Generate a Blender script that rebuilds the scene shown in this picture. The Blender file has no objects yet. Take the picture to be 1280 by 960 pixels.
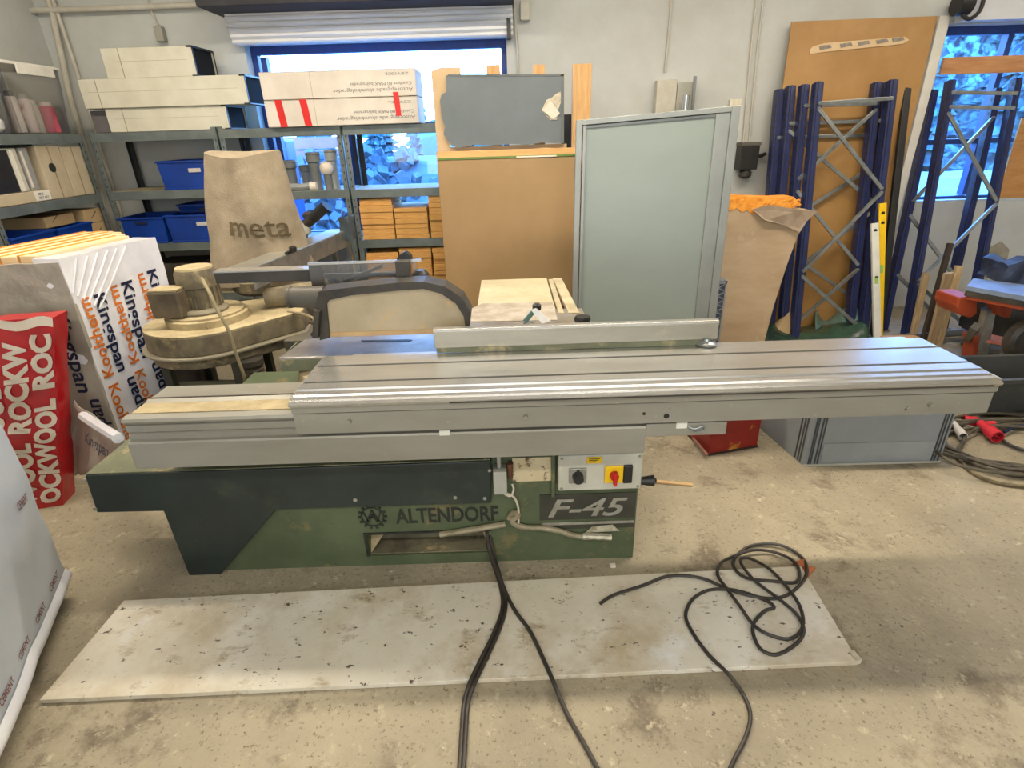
import bpy, bmesh, math, random
from mathutils import Vector, Matrix, noise
random.seed(7)
C = bpy.context.scene.collection
V = Vector
# ------------------------------------------------------------------ camera
FPX, PITCH, ROLL, CAMH = 690.0, math.radians(24.5), math.radians(1.8), 1.6
FWD = V((0, math.cos(PITCH), -math.sin(PITCH)))
U0 = V((0, math.sin(PITCH), math.cos(PITCH))); R0 = V((1, 0, 0))
RT = R0*math.cos(ROLL) - U0*math.sin(ROLL)
UP = U0*math.cos(ROLL) + R0*math.sin(ROLL)
EYE = V((0, 0, CAMH))
cd = bpy.data.cameras.new('camera'); cam = bpy.data.objects.new('camera', cd); C.objects.link(cam)
cd.sensor_width = 36; cd.lens = FPX/1280*36; cd.clip_start = .05
cam.matrix_world = Matrix.Translation(EYE) @ Matrix((RT, UP, -FWD)).transposed().to_4x4()
bpy.context.scene.camera = cam
def ray(px, py): return FWD + RT*((px-640)/FPX) - UP*((py-480)/FPX)
def aty(px, py, Y): d = ray(px, py); return EYE + d*(Y/d.y)          # survey point on a wall-parallel plane
def atz(px, py, Z): d = ray(px, py); return EYE + d*((Z-CAMH)/d.z)   # survey point at a height
def atx(px, py, X): d = ray(px, py); return EYE + d*(X/d.x)
# ------------------------------------------------------------------ materials
def srgb(r, g, b):
    f = lambda c: (c/255/12.92) if c/255 <= .04045 else ((c/255+.055)/1.055)**2.4
    return (f(r), f(g), f(b), 1)
MATS = {}
def mat(name, c1, c2=None, scale=6, rough=.6, metal=0, bump=0, bscale=60, spots=None, stretch=None, alpha=1, emit=None, trans=0, coat=0, lo=.35, hi=.65):
    if name in MATS: return MATS[name]
    m = bpy.data.materials.new(name); m.use_nodes = True; nt = m.node_tree; N = nt.nodes; L = nt.links
    b = N['Principled BSDF']; b.inputs['Roughness'].default_value = rough; b.inputs['Metallic'].default_value = metal
    c1 = srgb(*c1); c2 = srgb(*c2) if c2 else tuple(c*.8 for c in c1[:3])+(1,)
    tc = N.new('ShaderNodeTexCoord'); mp = N.new('ShaderNodeMapping'); L.new(tc.outputs['Object'], mp.inputs[0])
    if stretch: mp.inputs['Scale'].default_value = stretch
    n = N.new('ShaderNodeTexNoise'); n.inputs['Scale'].default_value = scale; n.inputs['Detail'].default_value = 7; n.inputs['Roughness'].default_value = .62
    L.new(mp.outputs[0], n.inputs['Vector'])
    r = N.new('ShaderNodeValToRGB'); r.color_ramp.elements[0].position = lo; r.color_ramp.elements[1].position = hi
    r.color_ramp.elements[0].color = c2; r.color_ramp.elements[1].color = c1
    L.new(n.outputs['Fac'], r.inputs[0]); out = r.outputs[0]
    for sp in (spots or []):
        col, sc, th, w = sp[:4]
        n2 = N.new('ShaderNodeTexNoise'); n2.inputs['Scale'].default_value = sc; n2.inputs['Detail'].default_value = 8; n2.inputs['Roughness'].default_value = .68
        if len(sp) > 4:
            mp2 = N.new('ShaderNodeMapping'); mp2.inputs['Scale'].default_value = sp[4]; L.new(tc.outputs['Object'], mp2.inputs[0]); L.new(mp2.outputs[0], n2.inputs['Vector'])
        else: L.new(tc.outputs['Object'], n2.inputs['Vector'])
        r2 = N.new('ShaderNodeValToRGB'); r2.color_ramp.elements[0].position = th; r2.color_ramp.elements[1].position = th+w
        r2.color_ramp.elements[0].color = (0, 0, 0, 1); r2.color_ramp.elements[1].color = (1, 1, 1, 1)
        L.new(n2.outputs['Fac'], r2.inputs[0])
        mx = N.new('ShaderNodeMix'); mx.data_type = 'RGBA'
        L.new(r2.outputs[0], mx.inputs['Factor']); L.new(out, mx.inputs['A']); mx.inputs['B'].default_value = srgb(*col)
        out = mx.outputs['Result']
    L.new(out, b.inputs['Base Color'])
    if bump:
        n3 = N.new('ShaderNodeTexNoise'); n3.inputs['Scale'].default_value = bscale; n3.inputs['Detail'].default_value = 6
        L.new(mp.outputs[0], n3.inputs['Vector'])
        bp = N.new('ShaderNodeBump'); bp.inputs['Strength'].default_value = bump; bp.inputs['Distance'].default_value = .01
        L.new(n3.outputs['Fac'], bp.inputs['Height']); L.new(bp.outputs[0], b.inputs['Normal'])
    if emit: b.inputs['Emission Color'].default_value = srgb(*emit[:3]); b.inputs['Emission Strength'].default_value = emit[3]
    if alpha < 1: b.inputs['Alpha'].default_value = alpha
    if trans: b.inputs['Transmission Weight'].default_value = trans
    if coat: b.inputs['Coat Weight'].default_value = coat
    MATS[name] = m; return m
def glassy(name, tint, gloss=.08, rough=.03):
    m = bpy.data.materials.new(name); m.use_nodes = True; nt = m.node_tree; N = nt.nodes; L = nt.links
    N.remove(N['Principled BSDF'])
    t = N.new('ShaderNodeBsdfTransparent'); t.inputs[0].default_value = tint
    g = N.new('ShaderNodeBsdfGlossy'); g.inputs['Roughness'].default_value = rough
    mx = N.new('ShaderNodeMixShader'); mx.inputs[0].default_value = gloss
    L.new(t.outputs[0], mx.inputs[1]); L.new(g.outputs[0], mx.inputs[2]); L.new(mx.outputs[0], N['Material Output'].inputs['Surface'])
    MATS[name] = m; return m
DUST = (176, 160, 122)
concrete = mat('concrete_floor', (172, 160, 134), (134, 124, 104), 1.6, .75, bump=.7, bscale=30, lo=.3, hi=.7,
    spots=[((112, 100, 82), 4.2, .55, .12), ((186, 174, 146), 17, .58, .12), ((106, 95, 76), 70, .57, .10), ((198, 188, 162), 95, .64, .06), ((64, 56, 46), 13, .685, .02), ((72, 62, 50), 34, .70, .03)])
wallm = mat('painted_masonry', (199, 200, 195), (189, 189, 181), 3, .8, bump=.18, bscale=11, spots=[((178, 168, 150), 9, .71, .04), ((140, 128, 112), 30, .76, .02)])
outwall = mat('grey_render', (120, 118, 112), None, 3, .9)
ceilm = mat('ceiling_paint', (205, 203, 196), None, 3, .9)
alu = mat('dusty_aluminium', (178, 175, 163), (156, 151, 137), 5, .34, .55, bump=.04, stretch=(.25, 1, 1), spots=[((196, 184, 150), 9, .60, .12), ((108, 98, 80), 40, .74, .04)])
alutop = mat('table_aluminium', (212, 211, 208), (192, 188, 178), 4, .27, .8, stretch=(.35, 1.5, 1), spots=[((214, 202, 168), 3.2, .58, .16), ((140, 126, 100), 34, .72, .04)])
alug = mat('grey_aluminium', (154, 151, 140), (138, 134, 122), 4, .45, .3, stretch=(.3, 1, 1), spots=[((172, 163, 136), 14, .64, .08), ((100, 92, 78), 50, .73, .03)])
groovem = mat('dark_groove', (60, 54, 46), None, 6, .7)
castiron = mat('cast_iron', (176, 172, 168), (146, 140, 132), 8, .33, .6, spots=[((176, 160, 126), 5, .56, .15), ((100, 80, 60), 22, .68, .05)])
green = mat('olive_green_paint', (86, 96, 68), (70, 80, 56), 5, .5, spots=[((132, 120, 84), 7, .62, .12), ((50, 48, 34), 30, .66, .04), ((134, 112, 76), 3.4, .60, .1), ((40, 42, 30), 70, .68, .03)])
dgreen = mat('dark_green_paint', (40, 50, 46), (30, 38, 36), 5, .45, spots=[((92, 92, 76), 14, .66, .06), ((140, 136, 114), 62, .71, .02), ((66, 70, 56), 3, .56, .16)])
greenedge = mat('dusty_green', (116, 118, 92), (96, 98, 74), 6, .6, spots=[((168, 154, 118), 9, .55, .12)])
dusty = mat('sawdust_layer', (186, 170, 132), (156, 140, 106), 9, .9, bump=.5, bscale=40, spots=[((104, 88, 62), 30, .62, .08)])
dustym = mat('dusty_machine', (130, 118, 92), (84, 76, 60), 9, .7, bump=.2, spots=[((176, 158, 116), 7, .55, .15), ((50, 44, 36), 24, .65, .06)])
lightgrey = mat('light_grey_plastic', (196, 194, 180), (182, 178, 162), 8, .5, spots=[((160, 144, 112), 24, .7, .04)])
black = mat('black_plastic', (26, 25, 24), (38, 36, 33), 10, .45)
blackd = mat('dusty_black', (44, 41, 38), (70, 64, 54), 10, .5, spots=[((120, 108, 84), 26, .68, .05)])
rubber = mat('cable_rubber', (44, 40, 36), (60, 54, 46), 20, .5)
rubberb = mat('dusty_cable', (92, 84, 68), (66, 60, 48), 20, .65)
yellow = mat('yellow_plastic', (238, 196, 22), (228, 184, 16), 10, .4)
red = mat('red_plastic', (196, 30, 24), None, 10, .4)
silver = mat('silver_print', (170, 168, 158), (140, 136, 122), 12, .4, .4)
ink = mat('dark_ink', (26, 28, 24), (44, 46, 38), 22, .6)
steel = mat('galvanised_steel', (168, 172, 170), (140, 144, 142), 12, .32, .75)
shelfm = mat('shelf_steel', (116, 124, 120), (98, 106, 104), 8, .42, .35, spots=[((150, 148, 132), 12, .64, .1)])
shelfb = mat('shelf_board', (150, 140, 112), (128, 118, 92), 8, .8)
postd = mat('dark_post_steel', (58, 60, 60), (74, 74, 70), 8, .5, .3)
cream = mat('cream_painted_steel', (206, 202, 184), (192, 187, 166), 5, .6, bump=.2, bscale=12, spots=[((160, 144, 104), 18, .70, .05)])
carton = mat('white_carton', (214, 206, 194), (200, 190, 176), 4, .75, spots=[((180, 166, 144), 10, .7, .06)])
tape = mat('red_tape', (216, 34, 26), None, 8, .4)
kraft = mat('brown_cardboard', (178, 152, 112), (164, 138, 98), 5, .8)
kraftl = mat('pale_cardboard', (184, 172, 146), (168, 154, 128), 5, .8)
binm = mat('blue_bin_plastic', (10, 60, 150), (8, 46, 122), 4, .38)
woodm = mat('rough_sawn_pine', (214, 164, 92), (186, 134, 68), 5, .75, stretch=(2, 2, 22), spots=[((138, 92, 46), 9, .70, .05, (1, 1, 6))])
postw = mat('pine_batten', (212, 170, 116), (190, 146, 92), 6, .7, stretch=(7, 7, .7), spots=[((120, 76, 40), 9, .73, .03)])
plank = mat('weathered_plank', (176, 152, 116), (142, 120, 88), 7, .8, stretch=(8, 8, .7))
mdf = mat('brown_fibreboard', (166, 135, 95), (154, 125, 85), 2.2, .62, spots=[((150, 116, 70), 9, .72, .03), ((204, 178, 134), 1.4, .6, .2)])
mdf2 = mat('pale_fibreboard', (202, 174, 136), (188, 160, 120), 3, .65)
osbb = mat('ochre_hardboard', (176, 134, 78), (160, 118, 62), 2.5, .5, spots=[((140, 98, 48), 5, .66, .1)])
orangef = mat('orange_foam', (240, 164, 66), (220, 136, 40), 24, .9, bump=.6, bscale=50)
peach = mat('foam_edge', (240, 212, 172), (236, 196, 146), 7, .9)
film = mat('white_film', (226, 226, 230), (206, 206, 212), 4, .3, bump=1, bscale=8, coat=.3)
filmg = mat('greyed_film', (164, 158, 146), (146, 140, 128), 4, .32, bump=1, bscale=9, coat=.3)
filmb = mat('pallet_film', (196, 202, 208), (176, 184, 194), 2, .35, bump=.4, bscale=6)
navy = mat('navy_ink', (26, 32, 62), None, 8, .4)
oink = mat('orange_ink', (216, 122, 36), (196, 100, 24), 8, .45)
redfilm = mat('red_film', (200, 26, 34), (176, 20, 28), 4, .3, bump=.4, bscale=10, coat=.4)
whitep = mat('white_print', (226, 214, 200), (206, 194, 176), 8, .45)
clothm = mat('beige_cloth', (164, 149, 126), (146, 132, 109), 12, .95, bump=.5, bscale=160, spots=[((160, 136, 104), 4, .6, .2)])
printg = mat('brown_print', (98, 84, 60), (84, 72, 50), 14, .9)
bluep = mat('blue_rack_paint', (40, 48, 92), (30, 38, 76), 8, .38, spots=[((92, 100, 132), 20, .72, .04)])
bluef = mat('blue_window_frame', (34, 62, 128), (28, 50, 108), 8, .45)
panelg = mat('grey_coated_board', (108, 114, 116), (98, 105, 106), 3, .4, .1, spots=[((176, 180, 172), 90, .66, .06)])
brok = mat('broken_core', (206, 198, 178), (170, 158, 132), 30, .9, bump=1, bscale=40)
doorfr = mat('door_aluminium', (150, 154, 150), (138, 142, 138), 4, .38, .4)
doorgl = mat('hazy_glazing', (140, 149, 143), (128, 138, 132), 1.2, .3, 0, lo=.2, hi=.8, stretch=(1, 1, 2.4))
orangem = mat('orange_red_paint', (178, 78, 42), (150, 60, 34), 7, .5, spots=[((110, 60, 40), 20, .66, .06)])
tubm = mat('dark_grey_tub', (56, 58, 58), (72, 72, 68), 5, .55, spots=[((110, 104, 90), 9, .66, .1)])
crateg = mat('blue_grey_crate', (140, 145, 148), (130, 134, 136), 3, .5)
redbox = mat('red_tin', (150, 26, 20), (120, 20, 16), 5, .4, spots=[((206, 160, 50), 3.5, .56, .06)])  # the yellow spots paint a glare onto the red
bagg = mat('green_plastic_film', (52, 78, 62), (30, 46, 40), 5, .25, bump=.5, bscale=14)
lattice = mat('grey_lattice', (150, 154, 158), None, 10, .5)
clear = glassy('clear_box_plastic', (.86, .86, .88, 1), .14, .25)
plexi = glassy('scratched_plexi', (.74, .72, .69, 1), .14, .3)
pane = glassy('window_glass', (.93, .96, 1, 1), .06, .02)
# ------------------------------------------------------------------ mesh builder
WLOC = {}
class M:
    def __init__(s): s.b = bmesh.new(); s.mi = 0; s.mats = []
    def use(s, m):
        if m not in s.mats: s.mats.append(m)
        s.mi = s.mats.index(m); return s
    def _f(s, vs):
        try: f = s.b.faces.new(vs); f.material_index = s.mi; return f
        except ValueError: return None
    def hexa(s, p):
        v = [s.b.verts.new(q) for q in p]
        for a in ((0, 3, 2, 1), (4, 5, 6, 7), (0, 1, 5, 4), (1, 2, 6, 5), (2, 3, 7, 6), (3, 0, 4, 7)): s._f([v[i] for i in a])
        return s
    def box(s, x0, x1, y0, y1, z0, z1):
        return s.hexa([(x0, y0, z0), (x1, y0, z0), (x1, y1, z0), (x0, y1, z0), (x0, y0, z1), (x1, y0, z1), (x1, y1, z1), (x0, y1, z1)])
    def obox(s, o, ax, ay, az):     # box from a corner and three edge vectors
        o, ax, ay, az = map(V, (o, ax, ay, az))
        return s.hexa([o, o+ax, o+ax+ay, o+ay, o+az, o+ax+az, o+ax+ay+az, o+ay+az])
    def bar(s, a, b, w, d, side=(0, 1, 0)):   # rectangular bar a->b, w across, d along side
        a, b = V(a), V(b); t = (b-a).normalized(); n = V(side); n = (n-t*n.dot(t)).normalized(); u = n.cross(t).normalized()
        return s.obox(a-u*w/2-n*d/2, u*w, n*d, b-a)
    def prism(s, pts, vec):
        vec = V(vec); a = [s.b.verts.new(V(p)) for p in pts]; c = [s.b.verts.new(V(p)+vec) for p in pts]
        s._f(a[::-1]); s._f(c); n = len(a)
        for i in range(n): s._f([a[i], a[(i+1) % n], c[(i+1) % n], c[i]])
        return s
    def ring(s, c, u, v, r, seg): return [s.b.verts.new(c+(u*math.cos(2*math.pi*i/seg)+v*math.sin(2*math.pi*i/seg))*r) for i in range(seg)]
    def cyl(s, a, b, r0, r1=None, seg=20, cap=True):
        a, b = V(a), V(b); r1 = r0 if r1 is None else r1; t = (b-a).normalized()
        u = t.orthogonal().normalized(); v = t.cross(u); A = s.ring(a, u, v, r0, seg); B = s.ring(b, u, v, r1, seg)
        for i in range(seg): s._f([A[i], A[(i+1) % seg], B[(i+1) % seg], B[i]])
        if cap: s._f(A[::-1]); s._f(B)
        return s
    def lathe(s, c, prof, seg=32, axis=(0, 0, 1), ex=1.0):  # prof: (radius, height)
        c = V(c); t = V(axis).normalized(); u = t.orthogonal().normalized() if abs(t.z) < .99 else V((1, 0, 0)); v = t.cross(u); R = []
        for r, h in prof:
            R.append([s.b.verts.new(c+t*h+(u*math.cos(2*math.pi*i/seg)+v*math.sin(2*math.pi*i/seg)*ex)*max(r, 1e-4)) for i in range(seg)])
        for k in range(len(R)-1):
            for i in range(seg): s._f([R[k][i], R[k][(i+1) % seg], R[k+1][(i+1) % seg], R[k+1][i]])
        s._f(R[0][::-1]); s._f(R[-1]); return s
    def tube(s, pts, r, seg=8, sm=6):
        P = [V(p) for p in pts]
        if sm > 1 and len(P) > 2:
            Q = []
            for i in range(len(P)-1):
                p0, p1, p2, p3 = P[max(i-1, 0)], P[i], P[i+1], P[min(i+2, len(P)-1)]
                for k in range(sm):
                    t = k/sm; Q.append(.5*((2*p1)+(p2-p0)*t+(2*p0-5*p1+4*p2-p3)*t*t+(3*p1-p0-3*p2+p3)*t**3))
            Q.append(P[-1]); P = Q
        prev = None; u = None
        for i, p in enumerate(P):
            t = (P[min(i+1, len(P)-1)]-P[max(i-1, 0)])
            t = t.normalized() if t.length > 1e-7 else V((0, 0, 1))
            u = t.orthogonal().normalized() if u is None else (u-t*u.dot(t)).normalized()
            R = s.ring(p, u, t.cross(u), r, seg)
            if prev:
                for k in range(seg): s._f([prev[k], prev[(k+1) % seg], R[(k+1) % seg], R[k]])
            else: s._f(R[::-1])
            prev = R
        s._f(prev); return s
    def grid(s, fn, nu, nv, thick=None):
        G = [[s.b.verts.new(V(fn(i/nu, j/nv))) for j in range(nv+1)] for i in range(nu+1)]
        for i in range(nu):
            for j in range(nv): s._f([G[i][j], G[i+1][j], G[i+1][j+1], G[i][j+1]])
        return s
    def crumple(s, o, ax, ay, az, n=(14, 4, 20), amp=.01, fr=5, seed=0):   # wrapped block with uneven skin
        o, ax, ay, az = map(V, (o, ax, ay, az)); sd = V((seed, seed*2.3, seed*.7))
        def q(a, b, c):
            p = o+ax*a+ay*b+az*c
            return p+V(noise.noise_vector(p*fr+sd))*amp+V(noise.noise_vector(p*fr*3+sd))*amp*.35
        nx, ny, nz = n
        s.grid(lambda u, v: q(u, 0, v), nx, nz); s.grid(lambda u, v: q(1-u, 1, v), nx, nz)
        s.grid(lambda u, v: q(0, 1-u, v), ny, nz); s.grid(lambda u, v: q(1, u, v), ny, nz)
        s.grid(lambda u, v: q(u, v, 1), nx, ny); s.grid(lambda u, v: q(u, 1-v, 0), nx, ny)
        bmesh.ops.remove_doubles(s.b, verts=s.b.verts, dist=.0004); return s
    def text(s, txt, o, xd, yd, size, width=None, ext=.0008, bold=0, slant=0, fn=None, center=False):
        c = bpy.data.curves.new('t', 'FONT'); c.body = txt; c.size = 1; c.extrude = 0; c.offset = bold; c.shear = slant
        c.align_x = 'LEFT'; c.resolution_u = 3
        ob = bpy.data.objects.new('t', c); C.objects.link(ob); bpy.context.view_layer.update()
        me = bpy.data.meshes.new_from_object(ob.evaluated_get(bpy.context.evaluated_depsgraph_get()))
        xs = [v.co.x for v in me.vertices]; ys = [v.co.y for v in me.vertices]; x0, w = min(xs), max(xs)-min(xs)
        cap = .7; sy = size/cap; sx = (width/w) if width else sy
        o, xd, yd = V(o), V(xd).normalized(), V(yd).normalized(); nn = xd.cross(yd)
        vs = []
        for v in me.vertices:
            p = o+xd*((v.co.x-x0)-(w/2 if center else 0))*sx+yd*v.co.y*sy+nn*ext
            vs.append(s.b.verts.new(fn(p) if fn else p))
        for f in me.polygons: s._f([vs[i] for i in f.vertices])
        bpy.data.objects.remove(ob); bpy.data.curves.remove(c); bpy.data.meshes.remove(me); return s
    def build(s, name, m=None, parent=None, smooth=False, bevel=0, kind=None):
        bmesh.ops.remove_doubles(s.b, verts=s.b.verts, dist=1e-6) if smooth else None
        bmesh.ops.recalc_face_normals(s.b, faces=s.b.faces)
        off = WLOC.get(parent.name, V((0, 0, 0))) if parent else None
        if parent is None:
            co = [v.co for v in s.b.verts]
            off = V(((min(c.x for c in co)+max(c.x for c in co))/2, (min(c.y for c in co)+max(c.y for c in co))/2, min(c.z for c in co)))
        for v in s.b.verts: v.co -= off
        me = bpy.data.meshes.new(name); s.b.to_mesh(me); s.b.free()
        ms = s.mats if s.mats else [m]
        for k in ms: me.materials.append(k)
        if smooth: me.shade_smooth(); me.set_sharp_from_angle(angle=math.radians(38))
        o = bpy.data.objects.new(name, me); C.objects.link(o)
        if parent: o.parent = parent
        else: o.location = off
        WLOC[o.name] = off
        if bevel:
            md = o.modifiers.new('bevel', 'BEVEL'); md.width = bevel; md.segments = 2; md.limit_method = 'ANGLE'
        if kind: o['kind'] = kind
        return o
def tag(o, label, cat, group=None, kind=None):
    o['label'] = label; o['category'] = cat
    if group: o['group'] = group
    if kind: o['kind'] = kind
    return o
def thing(name, loc, label, cat, group=None):
    o = bpy.data.objects.new(name, None); C.objects.link(o); o.location = V(loc); o.empty_display_size = .05
    WLOC[o.name] = V(loc); return tag(o, label, cat, group)
def copy_tree(o, loc, label=None, group=None):
    c = o.copy(); C.objects.link(c); c.location = loc; WLOC[c.name] = V(loc)
    if label: c['label'] = label
    if group: c['group'] = group
    for ch in [k for k in C.objects if k.parent == o]:
        d = ch.copy(); C.objects.link(d); d.parent = c
        for g in [k for k in C.objects if k.parent == ch]:
            e = g.copy(); C.objects.link(e); e.parent = d
    return c
FX = V((1, 0, 0)); FZ = V((0, 0, 1))
# ================================================================== SETTING
WY = 5.0
def st(name, mb, m, **k): o = mb.build(name, m, **k); o['kind'] = 'structure'; return o
st('floor', M().box(-3.6, 5.6, -3.1, 5.3, -.12, 0), concrete)
b = M()
W1 = (-1.99, .04, .80, 2.275); W2 = (3.47, 5.3, .93, 2.26)
xs = [-3.6, W1[0], W1[1], W2[0], W2[1], 5.6]
for i in range(5):
    if i in (1, 3):
        w = W1 if i == 1 else W2
        b.box(xs[i], xs[i+1], WY, WY+.3, 0, w[2]); b.box(xs[i], xs[i+1], WY, WY+.3, w[3], 3.4)
    else: b.box(xs[i], xs[i+1], WY, WY+.3, 0, 3.4)
st('wall_back', b, wallm)
st('wall_left', M().box(-3.62, -3.5, -3.1, WY, 0, 3.4), wallm)
st('wall_right', M().box(5.5, 5.62, -3.1, WY, 0, 3.4), wallm)
st('wall_front', M().box(-3.6, 5.6, -3.2, -3.1, 0, 3.4), wallm)
st('ceiling', M().box(-3.6, 5.6, -3.2, 5.3, 3.4, 3.5), ceilm)
def window(n, w, mull, trans):
    x0, x1, z0, z1 = w; y0, y1 = WY+.10, WY+.17
    b = M(); f = .045
    b.box(x0, x1, y0, y1, z1-f*1.3, z1); b.box(x0, x1, y0, y1, z0, z0+f); b.box(x0, x0+f, y0, y1, z0+f, z1-f*1.3); b.box(x1-f, x1, y0, y1, z0+f, z1-f*1.3)
    o = st('window_%d' % n, b, bluef, bevel=.003)
    b = M()
    for (x, za, zb) in mull: b.box(x-.022, x+.022, y0, y1, za, zb)
    for (z, xa, xb) in trans: b.box(xa, xb, y0+.002, y1-.002, z-.02, z+.02)
    b.build('glazing_bar', bluef, o)
    M().box(x0+f, x1-f, WY+.132, WY+.138, z0+f, z1-f).build('pane', pane, o)
    M().box(x0, x1, WY+.01, WY+.10, z0-.002, z0+.022).build('window_sill', mat('sill', (190, 196, 200), None, 5, .5), o)
window(1, W1, [(-1.9, .85, 2.2), (-1.3, .85, 1.66)], [(1.68, -1.94, 0)])
window(2, W2, [(aty(1248, 100, 5.1).x, .98, 2.2), (4.85, .98, 2.2)], [(1.42, 3.5, 5.25)])
# conduits and pipes on the wall
def pipe(name, pts, r, label, m=wallm, seg=10, sm=5):
    return tag(M().tube(pts, r, seg, sm).build(name, m, smooth=True), label, 'pipe')
pipew = mat('white_painted_pipe', (204, 199, 184), (184, 176, 158), 6, .6)
pipe('heating_pipe', [aty(30, -60, 4.96), aty(62, 6, 4.96), aty(70, 40, 4.93), aty(78, 75, 4.93), aty(100, 165, 4.93), V((aty(100, 165, 4.93).x, 4.93, 0))], .022, 'white painted vertical pipe with a bend, nearest the left corner', pipew)
pipe('heating_pipe', [aty(45, -60, 4.96), aty(66, 0, 4.96), aty(99, 100, 4.96), V((aty(99, 100, 4.96).x, 4.96, 0))], .014, 'thin white painted vertical pipe to the right of the bent pipe', pipew)
pipe('wall_pipe', [aty(15, 14, 4.95), aty(120, 11, 4.95), aty(250, 6, 4.95)], .02, 'white painted horizontal pipe high on the wall above the left shelves', pipew, sm=1)
o = thing('junction_box', aty(201, 45, 4.99), 'small grey junction box with a short conduit above the cream ducts', 'junction box')
p = aty(201, 43, 4.97); M().box(p.x-.03, p.x+.03, 4.94, 4.995, p.z-.05, p.z+.05).build('box_body', mat('box_grey', (160, 156, 142), None), o, bevel=.004)
M().tube([(p.x-.01, 4.975, p.z+.05), (p.x-.03, 4.975, p.z+.15), (p.x-.03, 4.975, p.z+.25)], .008).build('conduit', pipew, o, smooth=True)
o = thing('wall_cable', aty(648, 100, 4.99), 'thin grey vertical cable on the wall right of the roller shutter', 'cable')
M().tube([aty(642, 0, 4.985), aty(645, 40, 4.985), aty(648, 92, 4.985), aty(652, 200, 4.985)], .009).build('conduit', pipew, o, smooth=True)
p = aty(656, 14, 4.97); M().box(p.x-.035, p.x+.035, 4.94, 4.998, p.z-.06, p.z+.06).build('junction_cover', pipew, o, bevel=.004)
pipe('wall_conduit', [aty(841, -20, 4.985), aty(836, 40, 4.985), aty(831, 90, 4.985)], .008, 'thin white conduit ending above the two trunking covers', pipew)
for k, (dx) in enumerate((0, 9)):
    pipe('power_conduit', [aty(948+dx, -20, 4.985), aty(939+dx*.9, 60, 4.985), aty(929+dx*.8, 178, 4.985)], .008, ['left one of the pair of thin conduits running down to the black switch box', 'right one of the pair of thin conduits running down to the black switch box'][k], pipew)
o = thing('switch_box', aty(935, 195, 4.95), 'black isolator switch box with side lever on the white wall', 'switch box')
p = aty(936, 196, 4.9)
M().box(p.x-.075, p.x+.075, 4.88, 5.0, p.z-.10, p.z+.085).build('housing', black, o, bevel=.006)
M().box(p.x-.08, p.x+.08, 4.875, 5.0, p.z+.085, p.z+.11).build('cover', mat('switch_grey', (96, 92, 84), None), o, bevel=.004)
M().cyl((p.x+.075, 4.94, p.z+.0), (p.x+.12, 4.94, p.z+.0), .012).cyl((p.x+.115, 4.94, p.z+.0), (p.x+.155, 4.94, p.z+.02), .017, .012).build('lever', black, o, smooth=True)
M().lathe((p.x, 4.93, p.z-.17), [(.03, 0), (.05, .02), (.05, .05), (.03, .07)], 14).build('cable_gland', blackd, o, smooth=True)
# trunking covers above glazed door
for i, (x0, x1, y0, y1, m_, lb) in enumerate([(822, 844, 100, 150, pipew, 'cream vertical trunking cover standing behind the glazed panel, left one'), (846, 866, 103, 150, mat('trunk_grey', (176, 174, 160), None), 'grey vertical trunking cover beside the cream one behind the glazed panel')]):
    a = aty(x0, y0, 4.9); c = aty(x1, y1, 4.9)
    o = tag(M().box(a.x, c.x, 4.9, 4.985, 0, a.z).build('trunking_cover', m_, bevel=.004), lb, 'trunking')
a = aty(858, 119, 4.8); tag(M().cyl((a.x, 4.8, 0), (a.x, 4.8, a.z), .026).build('metal_tube', mat('bright_tube', (210, 212, 208), None, 5, .2, .8), smooth=True), 'short bright metal tube standing in front of the trunking covers', 'tube')
a = aty(869, 95, 4.85); tag(M().box(a.x-.006, a.x+.012, 4.84, 4.87, 0, a.z).build('flat_bar', steel), 'thin flat steel bar right of the bright metal tube', 'bar')
# roller shutters
o = thing('roller_shutter', (-.95, 4.9, 2.25), 'white slatted roller shutter under a dark housing above the wide window', 'roller shutter')
shw = mat('shutter_slats', (232, 232, 232), (214, 214, 216), 3, .3, 0, stretch=(.3, 1, 1))
prof = [(4.99, 2.262)]
for k in range(5):
    z = 2.262+k*.036; prof += [(4.90-.012*k, z), (4.885-.012*k, z+.012), (4.885-.012*k, z+.026), (4.897-.012*k, z+.032)]
prof += [(4.84, 2.45), (4.99, 2.45)]
M().prism([(-2.03, y, z) for y, z in prof], (2.12, 0, 0)).build('slat_curtain', shw, o)
M().box(-2.10, .10, 4.58, 4.995, 2.452, 2.8).build('housing', mat('dark_housing', (52, 50, 54), (42, 40, 44), 4, .7), o, bevel=.006)
M().box(.045, .075, 4.86, 4.995, 2.25, 2.452).build('end_bracket', blackd, o)
o = thing('roller_shutter', (4.3, 4.9, 2.3), 'white roller shutter curtain over the right hand window with black motor', 'roller shutter')
a = aty(1203, 22, 4.9)
M().prism([(a.x, 4.99, 2.27), (a.x, 4.88, 2.27), (a.x, 4.86, 2.36), (a.x, 4.84, 2.45), (a.x, 4.84, 2.8), (a.x, 4.99, 2.8)], (1.8, 0, 0)).build('slat_curtain', shw, o)
M().cyl((a.x-.1, 4.86, 2.37), (a.x-.005, 4.86, 2.37), .075).build('motor', black, o, smooth=True)
M().tube([(a.x-.05, 4.84, 2.30), (a.x-.0, 4.82, 2.27), (a.x+.06, 4.82, 2.32), (a.x+.08, 4.84, 2.42)], .014).build('motor_cable', black, o, smooth=True)
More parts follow.
